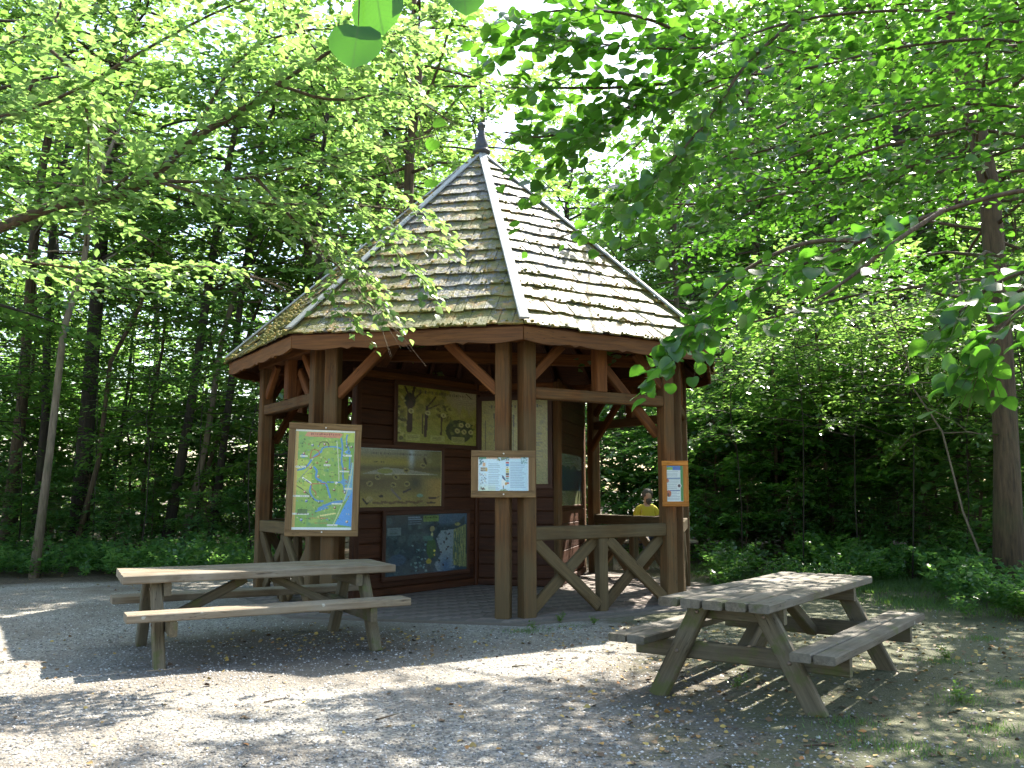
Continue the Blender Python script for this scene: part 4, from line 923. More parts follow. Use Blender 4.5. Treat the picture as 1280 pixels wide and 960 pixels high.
# connecting limbs from the trunk out to the drawn ones
# ---- the lime overhanging from the right, leaves large and near
rg = G(41)
base = np.array([5.9, 5.2, -.05]); path = np.array([base, base+[-.05, .1, 1.4], base+[-.15, .1, 2.8], base+[-.3, .2, 4.2], base+[-.3, .2, 6.5]])
lm = [P3((1560, 60, 5.2), (1280, 30, 5.3), (1170, 10, 5.3), (1000, 20, 5.2), (890, 62, 5.1), (800, 60, 5.0), (700, 50, 4.9)),
      P3((1560, 120, 5.3), (1280, 45, 5.6), (1130, 55, 5.7), (1000, 90, 5.7), (900, 95, 5.6), (800, 130, 5.5), (730, 165, 5.4)),
      P3((1000, 20, 5.2), (930, 80, 5.1), (900, 130, 5.0), (860, 180, 5.0), (820, 220, 5.0)),
      P3((1540, 200, 5.2), (1280, 130, 6.2), (1150, 130, 6.3), (1050, 160, 6.3), (950, 190, 6.2), (860, 215, 6.0), (780, 240, 5.9)),
      P3((1540, 200, 5.2), (1280, 180, 5.6), (1180, 200, 5.7), (1080, 220, 5.8), (980, 230, 5.8), (900, 250, 5.7)),
      P3((890, 62, 5.1), (810, 20, 5.0), (720, 10, 4.9), (650, 20, 4.8)),
      P3((1540, 40, 5.2), (1300, -60, 5.6), (1100, -50, 5.8), (900, -30, 5.8), (760, 0, 5.7)),
      P3((1540, 150, 5.2), (1300, 60, 7.2), (1150, 70, 7.6), (1000, 60, 7.8), (880, 90, 7.9)),
      P3((1540, 180, 5.2), (1280, 130, 7.6), (1150, 190, 8.0), (1050, 250, 8.2), (960, 270, 8.3)),
      P3((1540, 100, 5.2), (1330, 120, 7.5), (1200, 110, 8.4), (1090, 110, 8.8), (980, 130, 9.0), (900, 160, 9.2)),
      P3((1540, 60, 5.2), (1330, 20, 7.4), (1200, 0, 8.2), (1060, 10, 8.6), (940, 20, 8.8), (850, 40, 9.0)),
      P3((1540, 200, 5.2), (1330, 220, 7.6), (1200, 240, 8.6), (1100, 270, 9.0), (1000, 310, 9.2)),
      P3((1540, 20, 5.2), (1330, -20, 6.4), (1180, 60, 6.8), (1080, 80, 7.0), (960, 60, 7.0), (860, 10, 7.0)),
      P3((800, 130, 5.5), (740, 150, 5.3), (680, 175, 5.2), (630, 165, 5.1)),
      P3((900, 95, 5.6), (790, 110, 5.3), (700, 110, 5.2), (640, 110, 5.1))]
o = thing('lime_tree', 'leafy lime overhanging from the upper right with rounded near leaves', 'tree', base)
lms = [smooth_path(l) for l in lm]; tw = []
arr = sprays(lms, rg, 15, .72, .06, (.065, .10), t0=.12, jit=.48, droop=.35, twigs=tw)
ups = trunk_limbs(path, rg, .6, 9, 2.6, flat=.45); arr2 = sprays(ups, rg, 4, .8, .1, (.08, .11), jit=.45)
arr = tuple(np.concatenate([a, b_]) for a, b_ in zip(arr, arr2))
px_, py_ = pix(arr[0]); a_, b_ = lit(arr[0]); u = rg.random(len(a_))
arr0 = ~((np.abs(px_-600) < 40) & (py_ > 100) & (py_ < 230))
arr = (arr[0], arr[1], arr[2], np.where(px_ > 880, arr[3]*.8, arr[3])); arr = keep(arr, arr0 & ~((a_ & (u < .995)) | (b_ & (u < .74))))
link('trunk', wood_mesh(path, .2, [], .05, M_BARK, None, n=10), o)
link('limb', wood_mesh(None, 0, lms+ups, .013, M_BARK, tw, .002), o)
link('crown', leafmesh('crown', leafdata(*arr, np.clip(rg.normal(.45, .28, len(arr[0])), 0, 1), 'round', 1., rg), L_LIME), o)
# ---- a lower, nearer branch of a second lime: the clumps over the right corner of the eaves
rg = G(43)
base = np.array([3.9, 3.0, -.05]); path = np.array([base, base+[.0, .0, 1.2], base+[-.05, .1, 2.4], base+[-.1, .1, 3.6]])
lm = [P3((1700, 320, 3.2), (1400, 230, 3.5), (1280, 235, 3.6), (1180, 262, 3.7), (1080, 300, 3.8), (1000, 330, 3.9), (920, 375, 4.0), (865, 410, 4.0), (842, 436, 4.0)),
      P3((1080, 300, 3.8), (1010, 300, 4.0), (940, 330, 4.1), (890, 370, 4.2), (880, 405, 4.2)),
      P3((1700, 380, 3.2), (1420, 330, 3.0), (1330, 350, 3.0), (1270, 390, 3.0), (1236, 430, 3.05), (1224, 462, 3.1)),
      P3((1700, 340, 3.2), (1400, 290, 3.4), (1300, 330, 3.4), (1230, 360, 3.4), (1190, 400, 3.45)),
      P3((1180, 262, 3.7), (1120, 300, 3.6), (1060, 350, 3.6), (1010, 380, 3.6))]
o = thing('lime_tree', 'near lime whose lower branch droops across the right corner of the eaves', 'tree', base)
lms = [smooth_path(l) for l in lm]; tw = []
arr = sprays(lms[:2], rg, 18, .36, .046, (.06, .088), t0=.40, jit=.45, droop=.3, twigs=tw)
arr2 = sprays(lms[2:4], rg, 15, .30, .043, (.058, .084), t0=.45, jit=.45, droop=.3, twigs=tw)
arr3 = sprays(lms[4:], rg, 6, .3, .06, (.075, .10), t0=.2, jit=.4, droop=.4, twigs=tw)
arr = tuple(np.concatenate(q) for q in zip(arr, arr2, arr3)); arr = keep(arr, arr[0][:, 2] > 1.70)
link('trunk', wood_mesh(path, .09, [], .03, M_BARK, None, n=9), o)
link('limb', wood_mesh(None, 0, lms, .013, M_BARK, tw, .0022), o)
link('crown', leafmesh('crown', leafdata(*arr, np.clip(rg.normal(.1, .2, len(arr[0])), 0, 1), 'round', 1., rg), L_LIME), o)
# ---- the three big leaves hanging in at the top: a twig of a hazel standing left of the viewer
base = np.array([-2.6, 1.2, -.05]); path = np.array([base, base+[.1, .1, 1.2], base+[.3, .2, 2.2], base+[.8, .4, 2.75], base+[1.5, .75, 2.75], at(455, -60, 2.1)])
o = thing('hazel_bush', 'hazel twig with three big leaves hanging into the top of the view', 'bush', base)
tw = [at(455, -60, 2.1), at(520, -40, 2.1), at(590, -30, 2.1)]
LP = [((448, 32, 2.05), (440, 84, 2.03)), ((470, -12, 2.08), (478, 42, 2.05)), ((578, -24, 2.1), (583, 18, 2.08)), ((410, -30, 2.1), (400, 2, 2.1)), ((540, -60, 2.1), (520, -14, 2.1))]
P_ = np.array([at(*a) for a, b_ in LP]); D_ = np.array([at(*b_)-at(*a) for a, b_ in LP]); L_ = np.linalg.norm(D_, axis=1)
Nn_ = np.array([[.1, -1, .5], [-.35, -1, .35], [.2, -1, .5], [0, -1, .4], [.2, -.8, .6]])
stems = [tw]+[[at(455+(a[0]-455)*.6, -50, 2.1), np.array(at(*a))] for a, b_ in LP]
link('stem', wood_mesh(path, .03, stems, .0035, M_BARK, None, n=7, r1=.004), o)
link('foliage', leafmesh('foliage', leafdata(P_, D_, Nn_, L_, np.array([.0, .1, .0, .1, .1]), 'round', 1.0, rg), L_LIME), o)
# ---- the trunk at the right edge, and slim stems beside it
rg = G(51)
bt = gr(1262, 752)
path = np.array([bt-[0, 0, .05], at(1258, 560, bt[1]), at(1248, 380, bt[1]), at(1236, 230, bt[1]), at(1205, 90, bt[1]), at(1180, -60, bt[1]), np.array([5.5, 12.5, 10.8]), np.array([5.1, 12.8, 13.2])])
tree('lime_tree', 'ridged brown trunk standing at the right edge behind the picnic table', 'tree', path, .165, M_BARK, L_LIME, rg, n=70, length=4.3, h0=.27, leaf=(.09, .13), kind='oval', per_m=8, tw=.85, gap=.06, flat=.05, jit=.4, pathn=12, lr=.026, lfun=lambda s: .72+.75*math.sin(math.pi*min(1, s*1.05+.12)))
for i, (lb, bp, tp, H, r) in enumerate([('thin pale sapling stem bending left beside the right edge trunk', (1246, 742), (1190, 590), 4.6, .017), ('thin dark stem in the thicket right of the pavilion', (1080, 706), (1112, 470), 6.0, .035), ('slim crooked stem left of the pale sapling in the right thicket', (1168, 712), (1150, 560), 5.0, .028)]):
    tree('sapling', lb, 'sapling', lean_trunk(bp, tp, H, r), r, M_BARKT if i == 0 else M_BARK, L_WOOD, G(60+i), n=16, length=1.5, h0=.3, leaf=(.09, .13), per_m=6, tw=.6, gap=.07, flat=.1)
# ---- trees filling the wood: four kinds of tree and shrub, each copied with its trunk and crown
def proto(kind, seed, H, r, bk, lmt, **k):
    rg = G(seed); q = tree(kind, 'x', 'tree' if 'tree' in kind else 'shrub', [(0, 0, -.1), (.1, 0, H*.5), (.0, .1, H*.8), (.15, -.1, H)], r, bk, lmt, rg, sunny=False, **k); return q
TP = [proto('woodland_tree', 301+i, h, r, bk, L_WOOD, n=42, length=3.3, h0=h0, leaf=(.15, .21), per_m=5.5, tw=1.05, gap=.075, flat=.18) for i, (h, r, bk, h0) in enumerate([(13, .14, M_BARK, .14), (12, .10, M_BARKD, .10), (14, .17, M_BARKD, .18)])]
SP = [proto('shrub', 311+i, h, .03, M_BARK, L_SHRUB, n=44, length=ln, h0=.02, leaf=(.11, .17), per_m=9, tw=.6, gap=.06, flat=.12, jit=.2) for i, (h, ln) in enumerate([(3.2, 1.6), (2.4, 1.4), (4.2, 1.7)])]
UP_ = [proto('understorey_tree', 321+i, h, .05, M_BARK, L_WOOD, n=36, length=2.1, h0=.14, leaf=(.11, .17), per_m=8, tw=.75, gap=.065, flat=.12, jit=.2) for i, h in enumerate([6.0, 7.5])]
AR = [proto('understorey_tree', 331+i, h, .013, M_BARKD, L_WOOD, n=20, length=1.9, h0=.32, leaf=(.10, .15), per_m=6, tw=.7, gap=.07, flat=.02, jit=.14) for i, h in enumerate([4.6, 5.6])]
used = set(); placed = {}
def place(src, x, y, s, label, group, hz=1.):
    rz = rg2.uniform(0, 6.28); sv = (s, s, s*hz); ti = rg2.uniform(-.06, .06)
    if src.name not in used:
        used.add(src.name); src.matrix_basis = Matrix.Translation((x, y, 0)) @ Matrix.Rotation(ti, 4, 'Y') @ Matrix.Rotation(rz, 4, 'Z') @ Matrix.Diagonal((*sv, 1)); src['label'] = label; src['group'] = group; placed.setdefault(group, []).append((src, x, y)); return src
    q = copy_tree(src, (x, y, 0), rz, sv, label, group); q.matrix_basis = Matrix.Translation((x, y, 0)) @ Matrix.Rotation(ti, 4, 'Y') @ Matrix.Rotation(rz, 4, 'Z') @ Matrix.Diagonal((*sv, 1)); placed.setdefault(group, []).append((q, x, y)); return q
rg2 = G(77)
def gxy(px, y): return (px-640)/CAM_F*y*.993
# (pixel column, distance) of the trees
for px, y, k, s in [(-120, 19, 0, 1.), (60, 27, 2, 1.1), (190, 29, 1, 1.1), (400, 22, 0, 1.), (455, 25, 2, 1.), (505, 18.8, 0, 1.), (400, 18, 1, .85), (560, 22, 1, 1.), (-200, 13, 2, 1.), (-20, 30, 0, 1.2)]:
    place(TP[k], gxy(px, y), y, s, 'tall leafy tree in the wood left of the pavilion', 'trees in the wood left of the pavilion')
for px, y, k, s in [(500, 27, 0, 1.1), (590, 31, 1, 1.1), (700, 30, 2, .9), (780, 28, 1, .8), (850, 27, 0, .85)]:
    place(TP[k], gxy(px, y), y, s, 'leafy tree rising behind the pavilion roof', 'trees behind the pavilion roof')
for px, y, k, s in [(890, 31, 1, 1.15), (970, 33, 0, 1.3), (1060, 31, 1, 1.3), (1150, 33, 2, 1.35), (1250, 31, 0, 1.3), (1010, 37, 2, 1.5), (1200, 38, 0, 1.5), (1360, 29, 2, 1.1), (1440, 17, 0, .95), (1560, 14, 2, .95)]:
    place(TP[k], gxy(px, y), y, s, 'tall leafy tree in the wood right of the pavilion', 'trees in the wood right of the pavilion')
for px, y, k, s in [(20, 20, 0, 1.), (180, 21, 1, .95), (270, 22, 0, .95), (350, 20, 1, .9), (-120, 16, 1, 1.), (110, 24, 0, 1.)]:
    place(UP_[k], gxy(px, y), y, s, 'small layered tree under the tall ones left of the pavilion', 'understorey trees left of the pavilion')
for px, y, k, s in [(925, 16.6, 0, .9), (1000, 15.6, 1, .85), (1070, 15.8, 0, 1.0), (1135, 14.6, 1, .85), (1200, 14.8, 0, .95), (1290, 13.2, 1, .9)]:
    place(AR[k], gxy(px, y), y, s, 'x', 'sapling trees before the right thicket')
for px, y, k, s in [(-30, 16.2, 1, .95), (28, 17.2, 0, 1.0), (120, 17.6, 1, .95), (178, 16.9, 0, .9), (250, 17.8, 1, .95), (318, 17.2, 0, 1.0)]:
    place(AR[k], gxy(px, y), y, s, 'x', 'sapling trees at the left wood edge')
for px, y, k, s in [(900, 20, 0, .9), (960, 18.5, 1, .8), (1040, 18, 0, .85), (1110, 17.5, 1, .85), (1190, 17, 0, .9), (1290, 16, 1, .9), (1380, 14, 0, .9), (780, 24, 0, .8), (720, 25, 1, .7)]:
    place(UP_[k], gxy(px, y), y, s, 'small layered tree under the tall ones right of the pavilion', 'understorey trees right of the pavilion')
for px, y, k, s in [(-60, 15.5, 1, .7), (-10, 17, 0, .55), (62, 17.4, 1, .6), (112, 18.4, 0, .6), (150, 17.4, 1, .55), (190, 18.5, 2, .45), (262, 17.6, 1, .55), (300, 19.0, 0, .6), (345, 18.6, 1, .7), (390, 20, 0, .9), (430, 21, 2, .9), (10, 21, 2, .8), (100, 22, 2, .9), (215, 21.5, 0, 1.0), (280, 22, 2, .9), (50, 22, 2, 1.1), (160, 22, 2, 1.1), (-40, 21, 2, 1.1), (15, 23.5, 0, 1.3), (75, 24.5, 2, 1.2), (135, 24, 0, 1.3), (195, 25, 2, 1.2), (245, 23, 0, 1.2), (300, 24, 2, 1.2), (340, 23, 0, 1.2), (-90, 19, 0, 1.2)]:
    place(SP[k], gxy(px, y), y, s, 'low leafy shrub along the wood edge left of the pavilion', 'shrubs along the left wood edge')
for px, y, k, s in [(700, 22, 0, 1.), (750, 21, 1, 1.1), (790, 22.5, 2, 1.), (830, 21, 0, 1.), (770, 26, 2, 1.2)]:
    place(SP[k], gxy(px, y), y, s, 'leafy shrub seen through the back opening of the pavilion', 'shrubs behind the pavilion')
for px, y, k, s in [(875, 20.5, 1, 1.2), (900, 19, 0, 1.), (935, 19.6, 2, .95), (975, 18.6, 0, 1.), (1010, 19.5, 2, 1.), (1050, 18.4, 1, 1.2), (1090, 18.8, 2, .95), (1130, 17.6, 0, 1.05), (1170, 17.2, 2, .9), (1215, 15.8, 1, 1.1), (1250, 16.8, 2, .95), (1300, 14.6, 0, 1.), (1350, 13.4, 1, 1.), (1200, 19.5, 2, 1.), (1110, 20.5, 2, 1.1), (1030, 21.5, 2, 1.1), (920, 22, 2, 1.2), (980, 23, 2, 1.2), (1060, 22.5, 2, 1.2), (1150, 21.5, 2, 1.2), (1240, 20, 2, 1.1), (890, 23.5, 0, 1.4), (885, 18.2, 1, .55), (930, 17.6, 0, .5), (985, 17.2, 1, .6), (1035, 17.4, 0, .45), (1075, 16.9, 1, .55), (1120, 16.6, 0, .5), (1160, 16, 1, .5), (1005, 20.5, 2, 1.35), (1140, 19.5, 2, 1.3)]:
    place(SP[k], gxy(px, y), y, s, 'dark green layered shrub in the thicket right of the pavilion', 'thicket shrubs right of the pavilion')
# a label of its own for every tree and shrub: by its row and what it stands above or beside
ANCH = {'l': [(15, 'at the left edge of the view'), (150, 'above the left table end'), (235, 'above the middle of the left table'), (320, 'between the leaning trunks and the eaves'), (9999, 'close to the left side of the pavilion')],
        'r': [(930, 'just right of the orange notice'), (1010, 'above the far end of the right table'), (1100, 'above the right seat of the right table'), (1190, 'right of the right table'), (9999, 'near the trunk at the right edge')],
        'm': [(640, 'left of the roof tip'), (740, 'over the right slope of the roof'), (790, 'between the back posts'), (9999, 'by the right corner of the eaves')]}
ROWS = ['front', 'second', 'third', 'fourth', 'fifth', 'sixth', 'rearmost']
for gname, key, what in (('trees in the wood left of the pavilion', 'l', 'tall leafy tree'), ('trees behind the pavilion roof', 'm', 'leafy tree behind the pavilion'), ('trees in the wood right of the pavilion', 'r', 'tall leafy tree'),
                         ('understorey trees left of the pavilion', 'l', 'small layered tree'), ('understorey trees right of the pavilion', 'r', 'small layered tree'), ('sapling trees before the right thicket', 'r', 'airy light green sapling'), ('sapling trees at the left wood edge', 'l', 'airy light green sapling'), ('shrubs along the left wood edge', 'l', 'low leafy shrub'),
                         ('shrubs behind the pavilion', 'm', 'leafy shrub'), ('thicket shrubs right of the pavilion', 'r', 'dark green shrub')):
    cells = {}
    for q, x, y in placed[gname]:
        px = pix((x, y, 1.44))[0]; an = next(a for lim, a in ANCH[key] if px < lim); cells.setdefault(an, []).append((y, q))
    for an, L in cells.items():
        L.sort(key=lambda t: t[0])
        for i, (y, q) in enumerate(L): q['label'] = f'{what} {an}'+('' if len(L) == 1 else f', {ROWS[i]} row')
# ---- the far wood: one mass of foliage beyond the trees
rg = G(91); Pc = []
while len(Pc) < 7600:
    y = rg.uniform(35, 50); px = rg.uniform(-260, 1540) if rg.random() < .62 else rg.uniform(840, 1400); z = rg.uniform(0, 30)*rg.uniform(.3, 1)
    x = gxy(px, y); el = (z-CAM_H)/y
    if 480 < px < 900:
        lim = .44+.05*math.sin(px*.03)+.05*math.sin(px*.11)
        if 540 < px < 690: lim = .38+.04*math.sin(px*.13)
        if el > lim and rg.random() < .93: continue
    elif el > .66: continue
    if px < 470 and z > 2.5 and rg.random() < .55: continue
    if z < 3.0 and px > 500 and rg.random() < .45: continue
    Pc.append((x, y, z))
Pc = np.array(Pc); n = 46
ofs = rg.normal(0, 1, (len(Pc), n, 3))*np.array([.62, .62, .20])
PP = (Pc[:, None]+ofs).reshape(-1, 3); PP[:, 2] = np.maximum(PP[:, 2], .05)
DD = norm(rg.normal(0, 1, PP.shape)*np.array([1, 1, .4])); NN = norm(np.array([0, 0, 1])+rg.normal(0, .4, PP.shape))
o = link('far_wood', leafmesh('far_wood', leafdata(PP, DD, NN, rg.uniform(.20, .30, len(PP)), np.clip(rg.normal(.5, .25, len(PP)), 0, 1), 'simple', 1., rg), L_WOOD)); tag(o, 'far mass of woodland foliage beyond the nearer trees', kind='stuff')

# ---------------------------------------------------------------- small growth, litter, stones
def scatter_ground(n, fn, rg):
    out = []
    while len(out) < n:
        x, y = fn(rg); 
        if math.hypot(x-PC[0], y-PC[1]) > 3.62: out.append((x, y, float(ground_z(np.array(x), np.array(y)))))
    return np.array(out)
rg = G(95)
# low plants under the wood edge
FA = []
def forb(name, seed, n, h, lmt, lf):
    r = G(seed); limbs = []
    for i in range(n):
        a = r.uniform(0, 6.28); limbs.append(curve(r.normal(0, .03, 3)*[1, 1, 0], norm(np.array([math.cos(a)*.6, math.sin(a)*.6, 1.])), h*r.uniform(.6, 1.1), r, 4, -.1, .12))
    arr = sprays(limbs, r, 22, .10, .03, lf, t0=.2, jit=.35, droop=.3); FA.append((*arr, 0))
    o = thing(name, 'x', 'plant'); link('stem', wood_mesh(None, 0, limbs, .004, M_BARK), o)
    link('foliage', leafmesh('foliage', leafdata(*arr, np.clip(r.normal(.5, .25, len(arr[0])), 0, 1), 'simple', 1., r), lmt), o); return o
FP = [forb('leafy_plant', 401, 9, .5, L_SHRUB, (.05, .08)), forb('leafy_plant', 402, 7, .35, L_WOOD, (.05, .08)), forb('leafy_plant', 403, 12, .7, L_SHRUB, (.06, .09))]
rg2 = G(78)
def cover(n, fn, seed):
    r = G(seed); out = []
    for i in range(n):
        x, y = fn(r); P_, D_, N_, L_, kk = FA[r.integers(3)]; sc_ = r.uniform(.6, 1.15); a = r.uniform(0, 6.28); Rm = np.array([[math.cos(a), -math.sin(a), 0], [math.sin(a), math.cos(a), 0], [0, 0, 1]])
        out.append((P_@Rm.T*sc_+np.array([x, y, 0]), D_@Rm.T, N_@Rm.T, L_*sc_))
    return tuple(np.concatenate(q) for q in zip(*out))
def fr(r):
    y = r.uniform(13.4, 17.2); px = r.uniform(880, 1300) if r.random() < .6 else r.uniform(1180, 1340)
    if px > 1170: y -= r.uniform(0, 4.2)
    return gxy(px, y), y
def fl(r):
    px = r.uniform(-120, 370); return gxy(px, 16), r.uniform(14.7, 17.2)
arr = tuple(np.concatenate(q) for q in zip(cover(130, fr, 1), cover(150, fl, 2)))
o = link('ground_cover', leafmesh('ground_cover', leafdata(*arr, np.clip(rg.normal(.5, .25, len(arr[0])), 0, 1), 'simple', 1., rg), L_SHRUB)); tag(o, 'low leafy ground cover along the foot of the wood on both sides', kind='stuff')
for i, (px, py, k, s, lb) in enumerate(((905, 716, 0, .8, 'leafy plant in the grass right of the orange notice post'), (1145, 724, 2, 1.0, 'bushy green plant behind the far end of the right picnic table'), (1215, 742, 0, .9, 'leafy plant growing in front of the right edge trunk'), (1180, 715, 2, 1.1, 'tall leafy plant between the right table and the edge trunk'), (1275, 776, 1, .9, 'low plant at the right border in front of the trunk'), (1005, 708, 2, .9, 'green plant just beyond the right table top'),
        (700, 779, 1, .3, 'tiny weed at the foot of the cross braced railing'), (668, 787, 1, .24, 'tiny weed touching the near corner posts'), (742, 781, 1, .26, 'tiny weed below the middle post of the railing'), (920, 862, 1, .3, 'small weed growing under the right picnic table'), (1205, 882, 1, .4, 'small weed in the gravel right of the right picnic table'), (1185, 826, 1, .35, 'small weed near the right seat end of the right table'))):
    p = gr(px, py); q = FP[k] if FP[k].get('label') == 'x' else copy_tree(FP[k], (0, 0, 0), 0, (1, 1, 1)); q.matrix_basis = Matrix.Translation((p[0], p[1], 0)) @ Matrix.Rotation(i*1.7, 4, 'Z') @ Matrix.Scale(s, 4); q['label'] = lb
# grass
def grass(n, fn, rg, h0, h1):
    p = scatter_ground(n, fn, rg); a = rg.uniform(0, 6.28, n)
    D = norm(np.stack([np.cos(a)*.5, np.sin(a)*.5, np.ones(n)], 1)+rg.normal(0, .15, (n, 3))); Nn = np.stack([np.cos(a), np.sin(a), -.3+0*a], 1)
    return p, D, Nn, rg.uniform(h0, h1, n)
def patch(cs):
    def f(r):
        c = cs[r.integers(len(cs))]; return c[0]+r.normal(0, c[2]), c[1]+r.normal(0, c[3])
    return f
cs = []
for i in range(60):
    px = rg.uniform(865, 1290); y = rg.uniform(12.4, 17.0)
    if px > 1130: y = rg.uniform(10.5, 15.5)
    cs.append((gxy(px, y), y, .35, .3))
g1 = grass(34000, patch(cs), rg, .03, .09)
cs = [(gr(*q)[0], gr(*q)[1], .12, .09) for q in ((1205, 880), (1240, 915), (1180, 830), (1270, 860), (1225, 800), (700, 782), (660, 790), (1150, 940), (1080, 930), (1265, 945), (1060, 905))]
g2 = grass(2600, patch(cs), rg, .015, .045)
arr = tuple(np.concatenate(q) for q in zip(g1, g2))
o = link('grass', leafmesh('grass', leafdata(*arr, rg.uniform(0, 1, len(arr[0])), 'simple', .11, rg), L_GRASS)); tag(o, 'short green grass at the right edge of the clearing', kind='stuff')
# fallen leaves
M_LIT = bpy.data.materials.new('fallen_leaf'); M_LIT.use_nodes = True; k = N(M_LIT.node_tree); a_ = k.n('ShaderNodeAttribute', attribute_name='tone')
k.l(k.ramp(a_.outputs['Fac'], [(0, (.07, .04, .02)), (.35, (.14, .08, .035)), (.6, (.27, .18, .05)), (.8, (.38, .28, .07)), (1, (.32, .13, .03))]), M_LIT.node_tree.nodes['Principled BSDF'].inputs['Base Color'])
M_LIT.node_tree.nodes['Principled BSDF'].inputs['Roughness'].default_value = .7
def lf(r):
    q = r.random()
    if q < .6: return r.uniform(.3, 5.8), r.uniform(3.8, 10)
    if q < .75: return r.uniform(-6, 4), r.uniform(3.8, 9.5)
    if q < .85: return r.normal(-1.6, .9), r.normal(8.7, .5)
    return r.uniform(-10, 10), r.uniform(13, 19)
p = scatter_ground(3600, lf, rg); p[:, 2] += .008; n = len(p); a = rg.uniform(0, 6.28, n)
o = link('fallen_leaves', leafmesh('fallen_leaves', leafdata(p, np.stack([np.cos(a), np.sin(a), rg.normal(0, .2, n)], 1), norm(np.array([0, 0, 1])+rg.normal(0, .35, (n, 3))), rg.uniform(.02, .055, n), rg.uniform(0, 1, n), 'oval', 1., rg), M_LIT)); tag(o, 'scattered yellow and brown fallen leaves on the gravel', kind='stuff')
# loose gravel stones near the viewer
M_STONE = bpy.data.materials.new('gravel_stone'); M_STONE.use_nodes = True; k = N(M_STONE.node_tree); a_ = k.n('ShaderNodeAttribute', attribute_name='tone')
k.l(k.ramp(a_.outputs['Fac'], [(0, (.07, .065, .055)), (.5, (.18, .17, .155)), (.85, (.33, .32, .295)), (1, (.52, .51, .48))]), M_STONE.node_tree.nodes['Principled BSDF'].inputs['Base Color']); M_STONE.node_tree.nodes['Principled BSDF'].inputs['Roughness'].default_value = .85
n = 64000
y = 3.5+8.5*rg.random(n)**1.5; x = rg.uniform(-.62, .62, n)*(y+1)
ok = (np.hypot(x-PC[0], y-PC[1]) > 3.62) & (rg.random(n) < np.clip(1.1-.42*np.maximum(x, 0), .12, 1)); x, y = x[ok], y[ok]; n = len(x)
r = rg.uniform(.004, .011, n)*(1+.6*(rg.random(n) > .93)); z = ground_z(x, y)+r*.25
oct_ = np.array([(1, 0, 0), (0, 1, 0), (-1, 0, 0), (0, -1, 0), (0, 0, .75), (0, 0, -.5)], float); a = rg.uniform(0, 6.28, n)
sh = oct_[None]*rg.uniform(.7, 1.3, (n, 6, 1)); c_, s_ = np.cos(a)[:, None], np.sin(a)[:, None]
Vv = np.stack([sh[..., 0]*c_-sh[..., 1]*s_, sh[..., 0]*s_+sh[..., 1]*c_, sh[..., 2]], -1)*r[:, None, None]+np.stack([x, y, z], -1)[:, None]
o = link('gravel', leafmesh('gravel', (Vv.reshape(-1, 3), [(0, 1, 4), (1, 2, 4), (2, 3, 4), (3, 0, 4)], 6, n, rg.random(n)), M_STONE)); tag(o, 'loose grey gravel stones on the clearing', kind='stuff')
# fallen twigs
for i, (px, py, L, a) in enumerate(((1005, 935, .30, .3), (470, 902, .22, .9), (985, 845, .2, -.4), (330, 880, .18, .5), (640, 835, .16, .2))):
    p = gr(px, py); b = MB(); c = curve((p[0], p[1], .012), (math.cos(a), math.sin(a), 0), L, rg, 5, 0, .12); c[:, 2] = .012; b.tube(c, [.006, .006, .005, .004, .003, .002], 6)
    tag(b.build('twig', M_BARK), ('dry twig on the gravel in front of the right picnic table', 'dry twig in the sunlit middle foreground', 'short dry twig under the right picnic table', 'dry twig in front of the left picnic table', 'short twig near the foot of the near corner posts')[i], 'twig')

# ---------------------------------------------------------------- bench and the person beyond the pavilion
bx, by = at(808, 640, 16.6)[:2]
o = thing('bench', 'plain wooden bench behind the back railing of the pavilion', 'bench', (bx, by, 0), .1); B = wmat(o)
for i in range(2): beam('seat_plank', B @ Vector((-.9, -.11+.2*i, .50)), B @ Vector((.9, -.11+.2*i, .50)), .18, .05, M_TABLE, o)
for s in (-1, 1):
    beam('leg', B @ Vector((s*.7, -.1, -.02)), B @ Vector((s*.7, -.1, .474)), .08, .08, M_LEG, o); beam('leg', B @ Vector((s*.7, .1, -.02)), B @ Vector((s*.7, .1, .474)), .08, .08, M_LEG, o)
def skin(name, mtl, verts, edges, rad, parent, M, sub=1):
    me = bpy.data.meshes.new(name); me.from_pydata(verts, edges, []); ob_ = link(name, me, parent, M)
    md = ob_.modifiers.new('skin', 'SKIN'); md.use_smooth_shade = True
    for i, r_ in enumerate(rad): q = me.skin_vertices[0].data[i]; q.radius = r_ if isinstance(r_, tuple) else (r_, r_); q.use_root = (i == 0)
    ob_.modifiers.new('sub', 'SUBSURF').render_levels = sub; me.materials.append(mtl); return ob_
per = thing('person', 'seated person in a yellow shirt with one arm raised beyond the back railing', 'person', (bx, by, 0), .1); B = wmat(per)
# faces the pavilion side on: head turned to the right, right-hand arm lifted
z0 = .60
vs = [(0, 0, z0), (0, -.01, z0+.20), (0, -.02, z0+.40), (0, -.02, z0+.50), (0, -.03, z0+.57), (.015, -.045, z0+.66), (.02, -.055, z0+.74), (.02, -.045, z0+.80),
      (.16, -.01, z0+.46), (.25, -.06, z0+.27), (.36, -.16, z0+.42), (.40, -.18, z0+.52), (-.16, -.01, z0+.46), (-.22, .0, z0+.22), (-.17, -.18, z0+.10), (-.13, -.26, z0+.09),
      (.09, -.05, z0-.02), (.13, -.44, z0-.03), (.13, -.46, .12), (.13, -.55, .05), (-.09, -.05, z0-.02), (-.13, -.44, z0-.03), (-.13, -.46, .12), (-.13, -.55, .05)]
es = [(0, 1), (1, 2), (2, 3), (3, 4), (4, 5), (5, 6), (6, 7), (3, 8), (8, 9), (9, 10), (10, 11), (3, 12), (12, 13), (13, 14), (14, 15), (0, 16), (16, 17), (17, 18), (18, 19), (0, 20), (20, 21), (21, 22), (22, 23)]
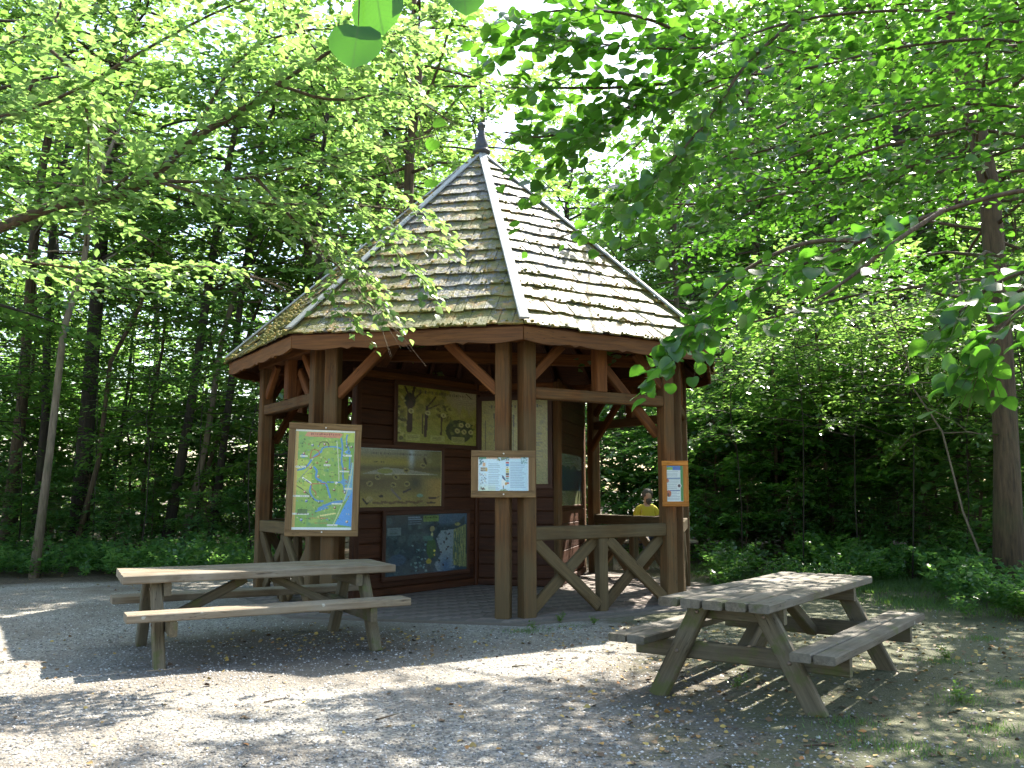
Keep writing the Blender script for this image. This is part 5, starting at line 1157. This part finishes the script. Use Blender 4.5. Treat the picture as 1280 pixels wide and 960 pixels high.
rd = [(.15, .11), (.15, .11), (.16, .11), (.10, .08), .055, (.072, .085), (.08, .098), (.06, .075), .055, .045, .035, .028, .055, .045, .035, .028, .085, .062, .045, .035, .085, .062, .045, .035]
vs[0], vs[0] = vs[0], vs[0]
skin('body', M_SKIN, vs, es, rd, per, B, 2)
sv = [(0, 0, z0-.02), (0, -.01, z0+.20), (0, -.02, z0+.40), (0, -.022, z0+.545), (.16, -.01, z0+.475), (.215, -.04, z0+.35), (-.16, -.01, z0+.475), (-.20, 0, z0+.32)]
skin('shirt', M_SHIRT, sv, [(0, 1), (1, 2), (2, 3), (3, 4), (4, 5), (3, 6), (6, 7)], [(.175, .13), (.17, .125), (.185, .125), (.085, .085), .082, .07, .082, .07], per, B, 2)
skin('trousers', M_JEANS, [(0, 0, z0-.03), (.09, -.06, z0-.03), (.13, -.45, z0-.03), (.13, -.46, .16), (-.09, -.06, z0-.03), (-.13, -.45, z0-.03), (-.13, -.46, .16)], [(0, 1), (1, 2), (2, 3), (0, 4), (4, 5), (5, 6)], [(.18, .13), .10, .075, .06, .10, .075, .06], per, B, 2)
hv = MB()
for ph in range(0, 5):
    pass
hv.lathe([(.085, -.05), (.100, -.01), (.102, .03), (.093, .07), (.065, .10), (.02, .112)], 14)
hv.v = [(x+rng.normal(0, .004), y+rng.normal(0, .004), z+rng.normal(0, .004)) for x, y, z in hv.v]
hv.build('hair', M_HAIR, per, B @ Matrix.Translation((.02, -.022, z0+.745)) @ Matrix.Rotation(-.45, 4, 'X'), smooth=True)
bd = MB(); bd.lathe([(.012, -.085), (.045, -.06), (.060, -.02), (.058, .02), (.035, .035)], 12)
bd.build('beard', M_HAIR, per, B @ Matrix.Translation((.025, -.095, z0+.655)), smooth=True)
for s in (-1, 1):                       # hands: palm and five fingers
    c = Vector((.405, -.185, z0+.545)) if s > 0 else Vector((-.12, -.285, z0+.085)); d = Vector((.15, -.1, 1)).normalized() if s > 0 else Vector((.2, -1, -.1)).normalized()
    sd = d.cross(Vector((0, 0, 1)) if s < 0 else Vector((0, 1, 0))).normalized(); nn = sd.cross(d)
    q = [c, c+d*.05]; e = [(0, 1)]; r_ = [(.026, .018), (.034, .016)]
    for f in range(4):
        o_ = sd*(-.027+.018*f); ln = (.06, .07, .066, .052)[f]
        a0 = len(q); q += [c+d*.075+o_, c+d*(.075+ln*.5)+o_+nn*.008, c+d*(.075+ln*.85)+o_+nn*.026]; e += [(1, a0), (a0, a0+1), (a0+1, a0+2)]; r_ += [.010, .009, .007]
    a0 = len(q); q += [c+d*.02-sd*.04, c+d*.05-sd*.055+nn*.012]; e += [(0, a0), (a0, a0+1)]; r_ += [.011, .009]
    skin('hand', M_SKIN, [tuple(v) for v in q], e, r_, per, B, 1)
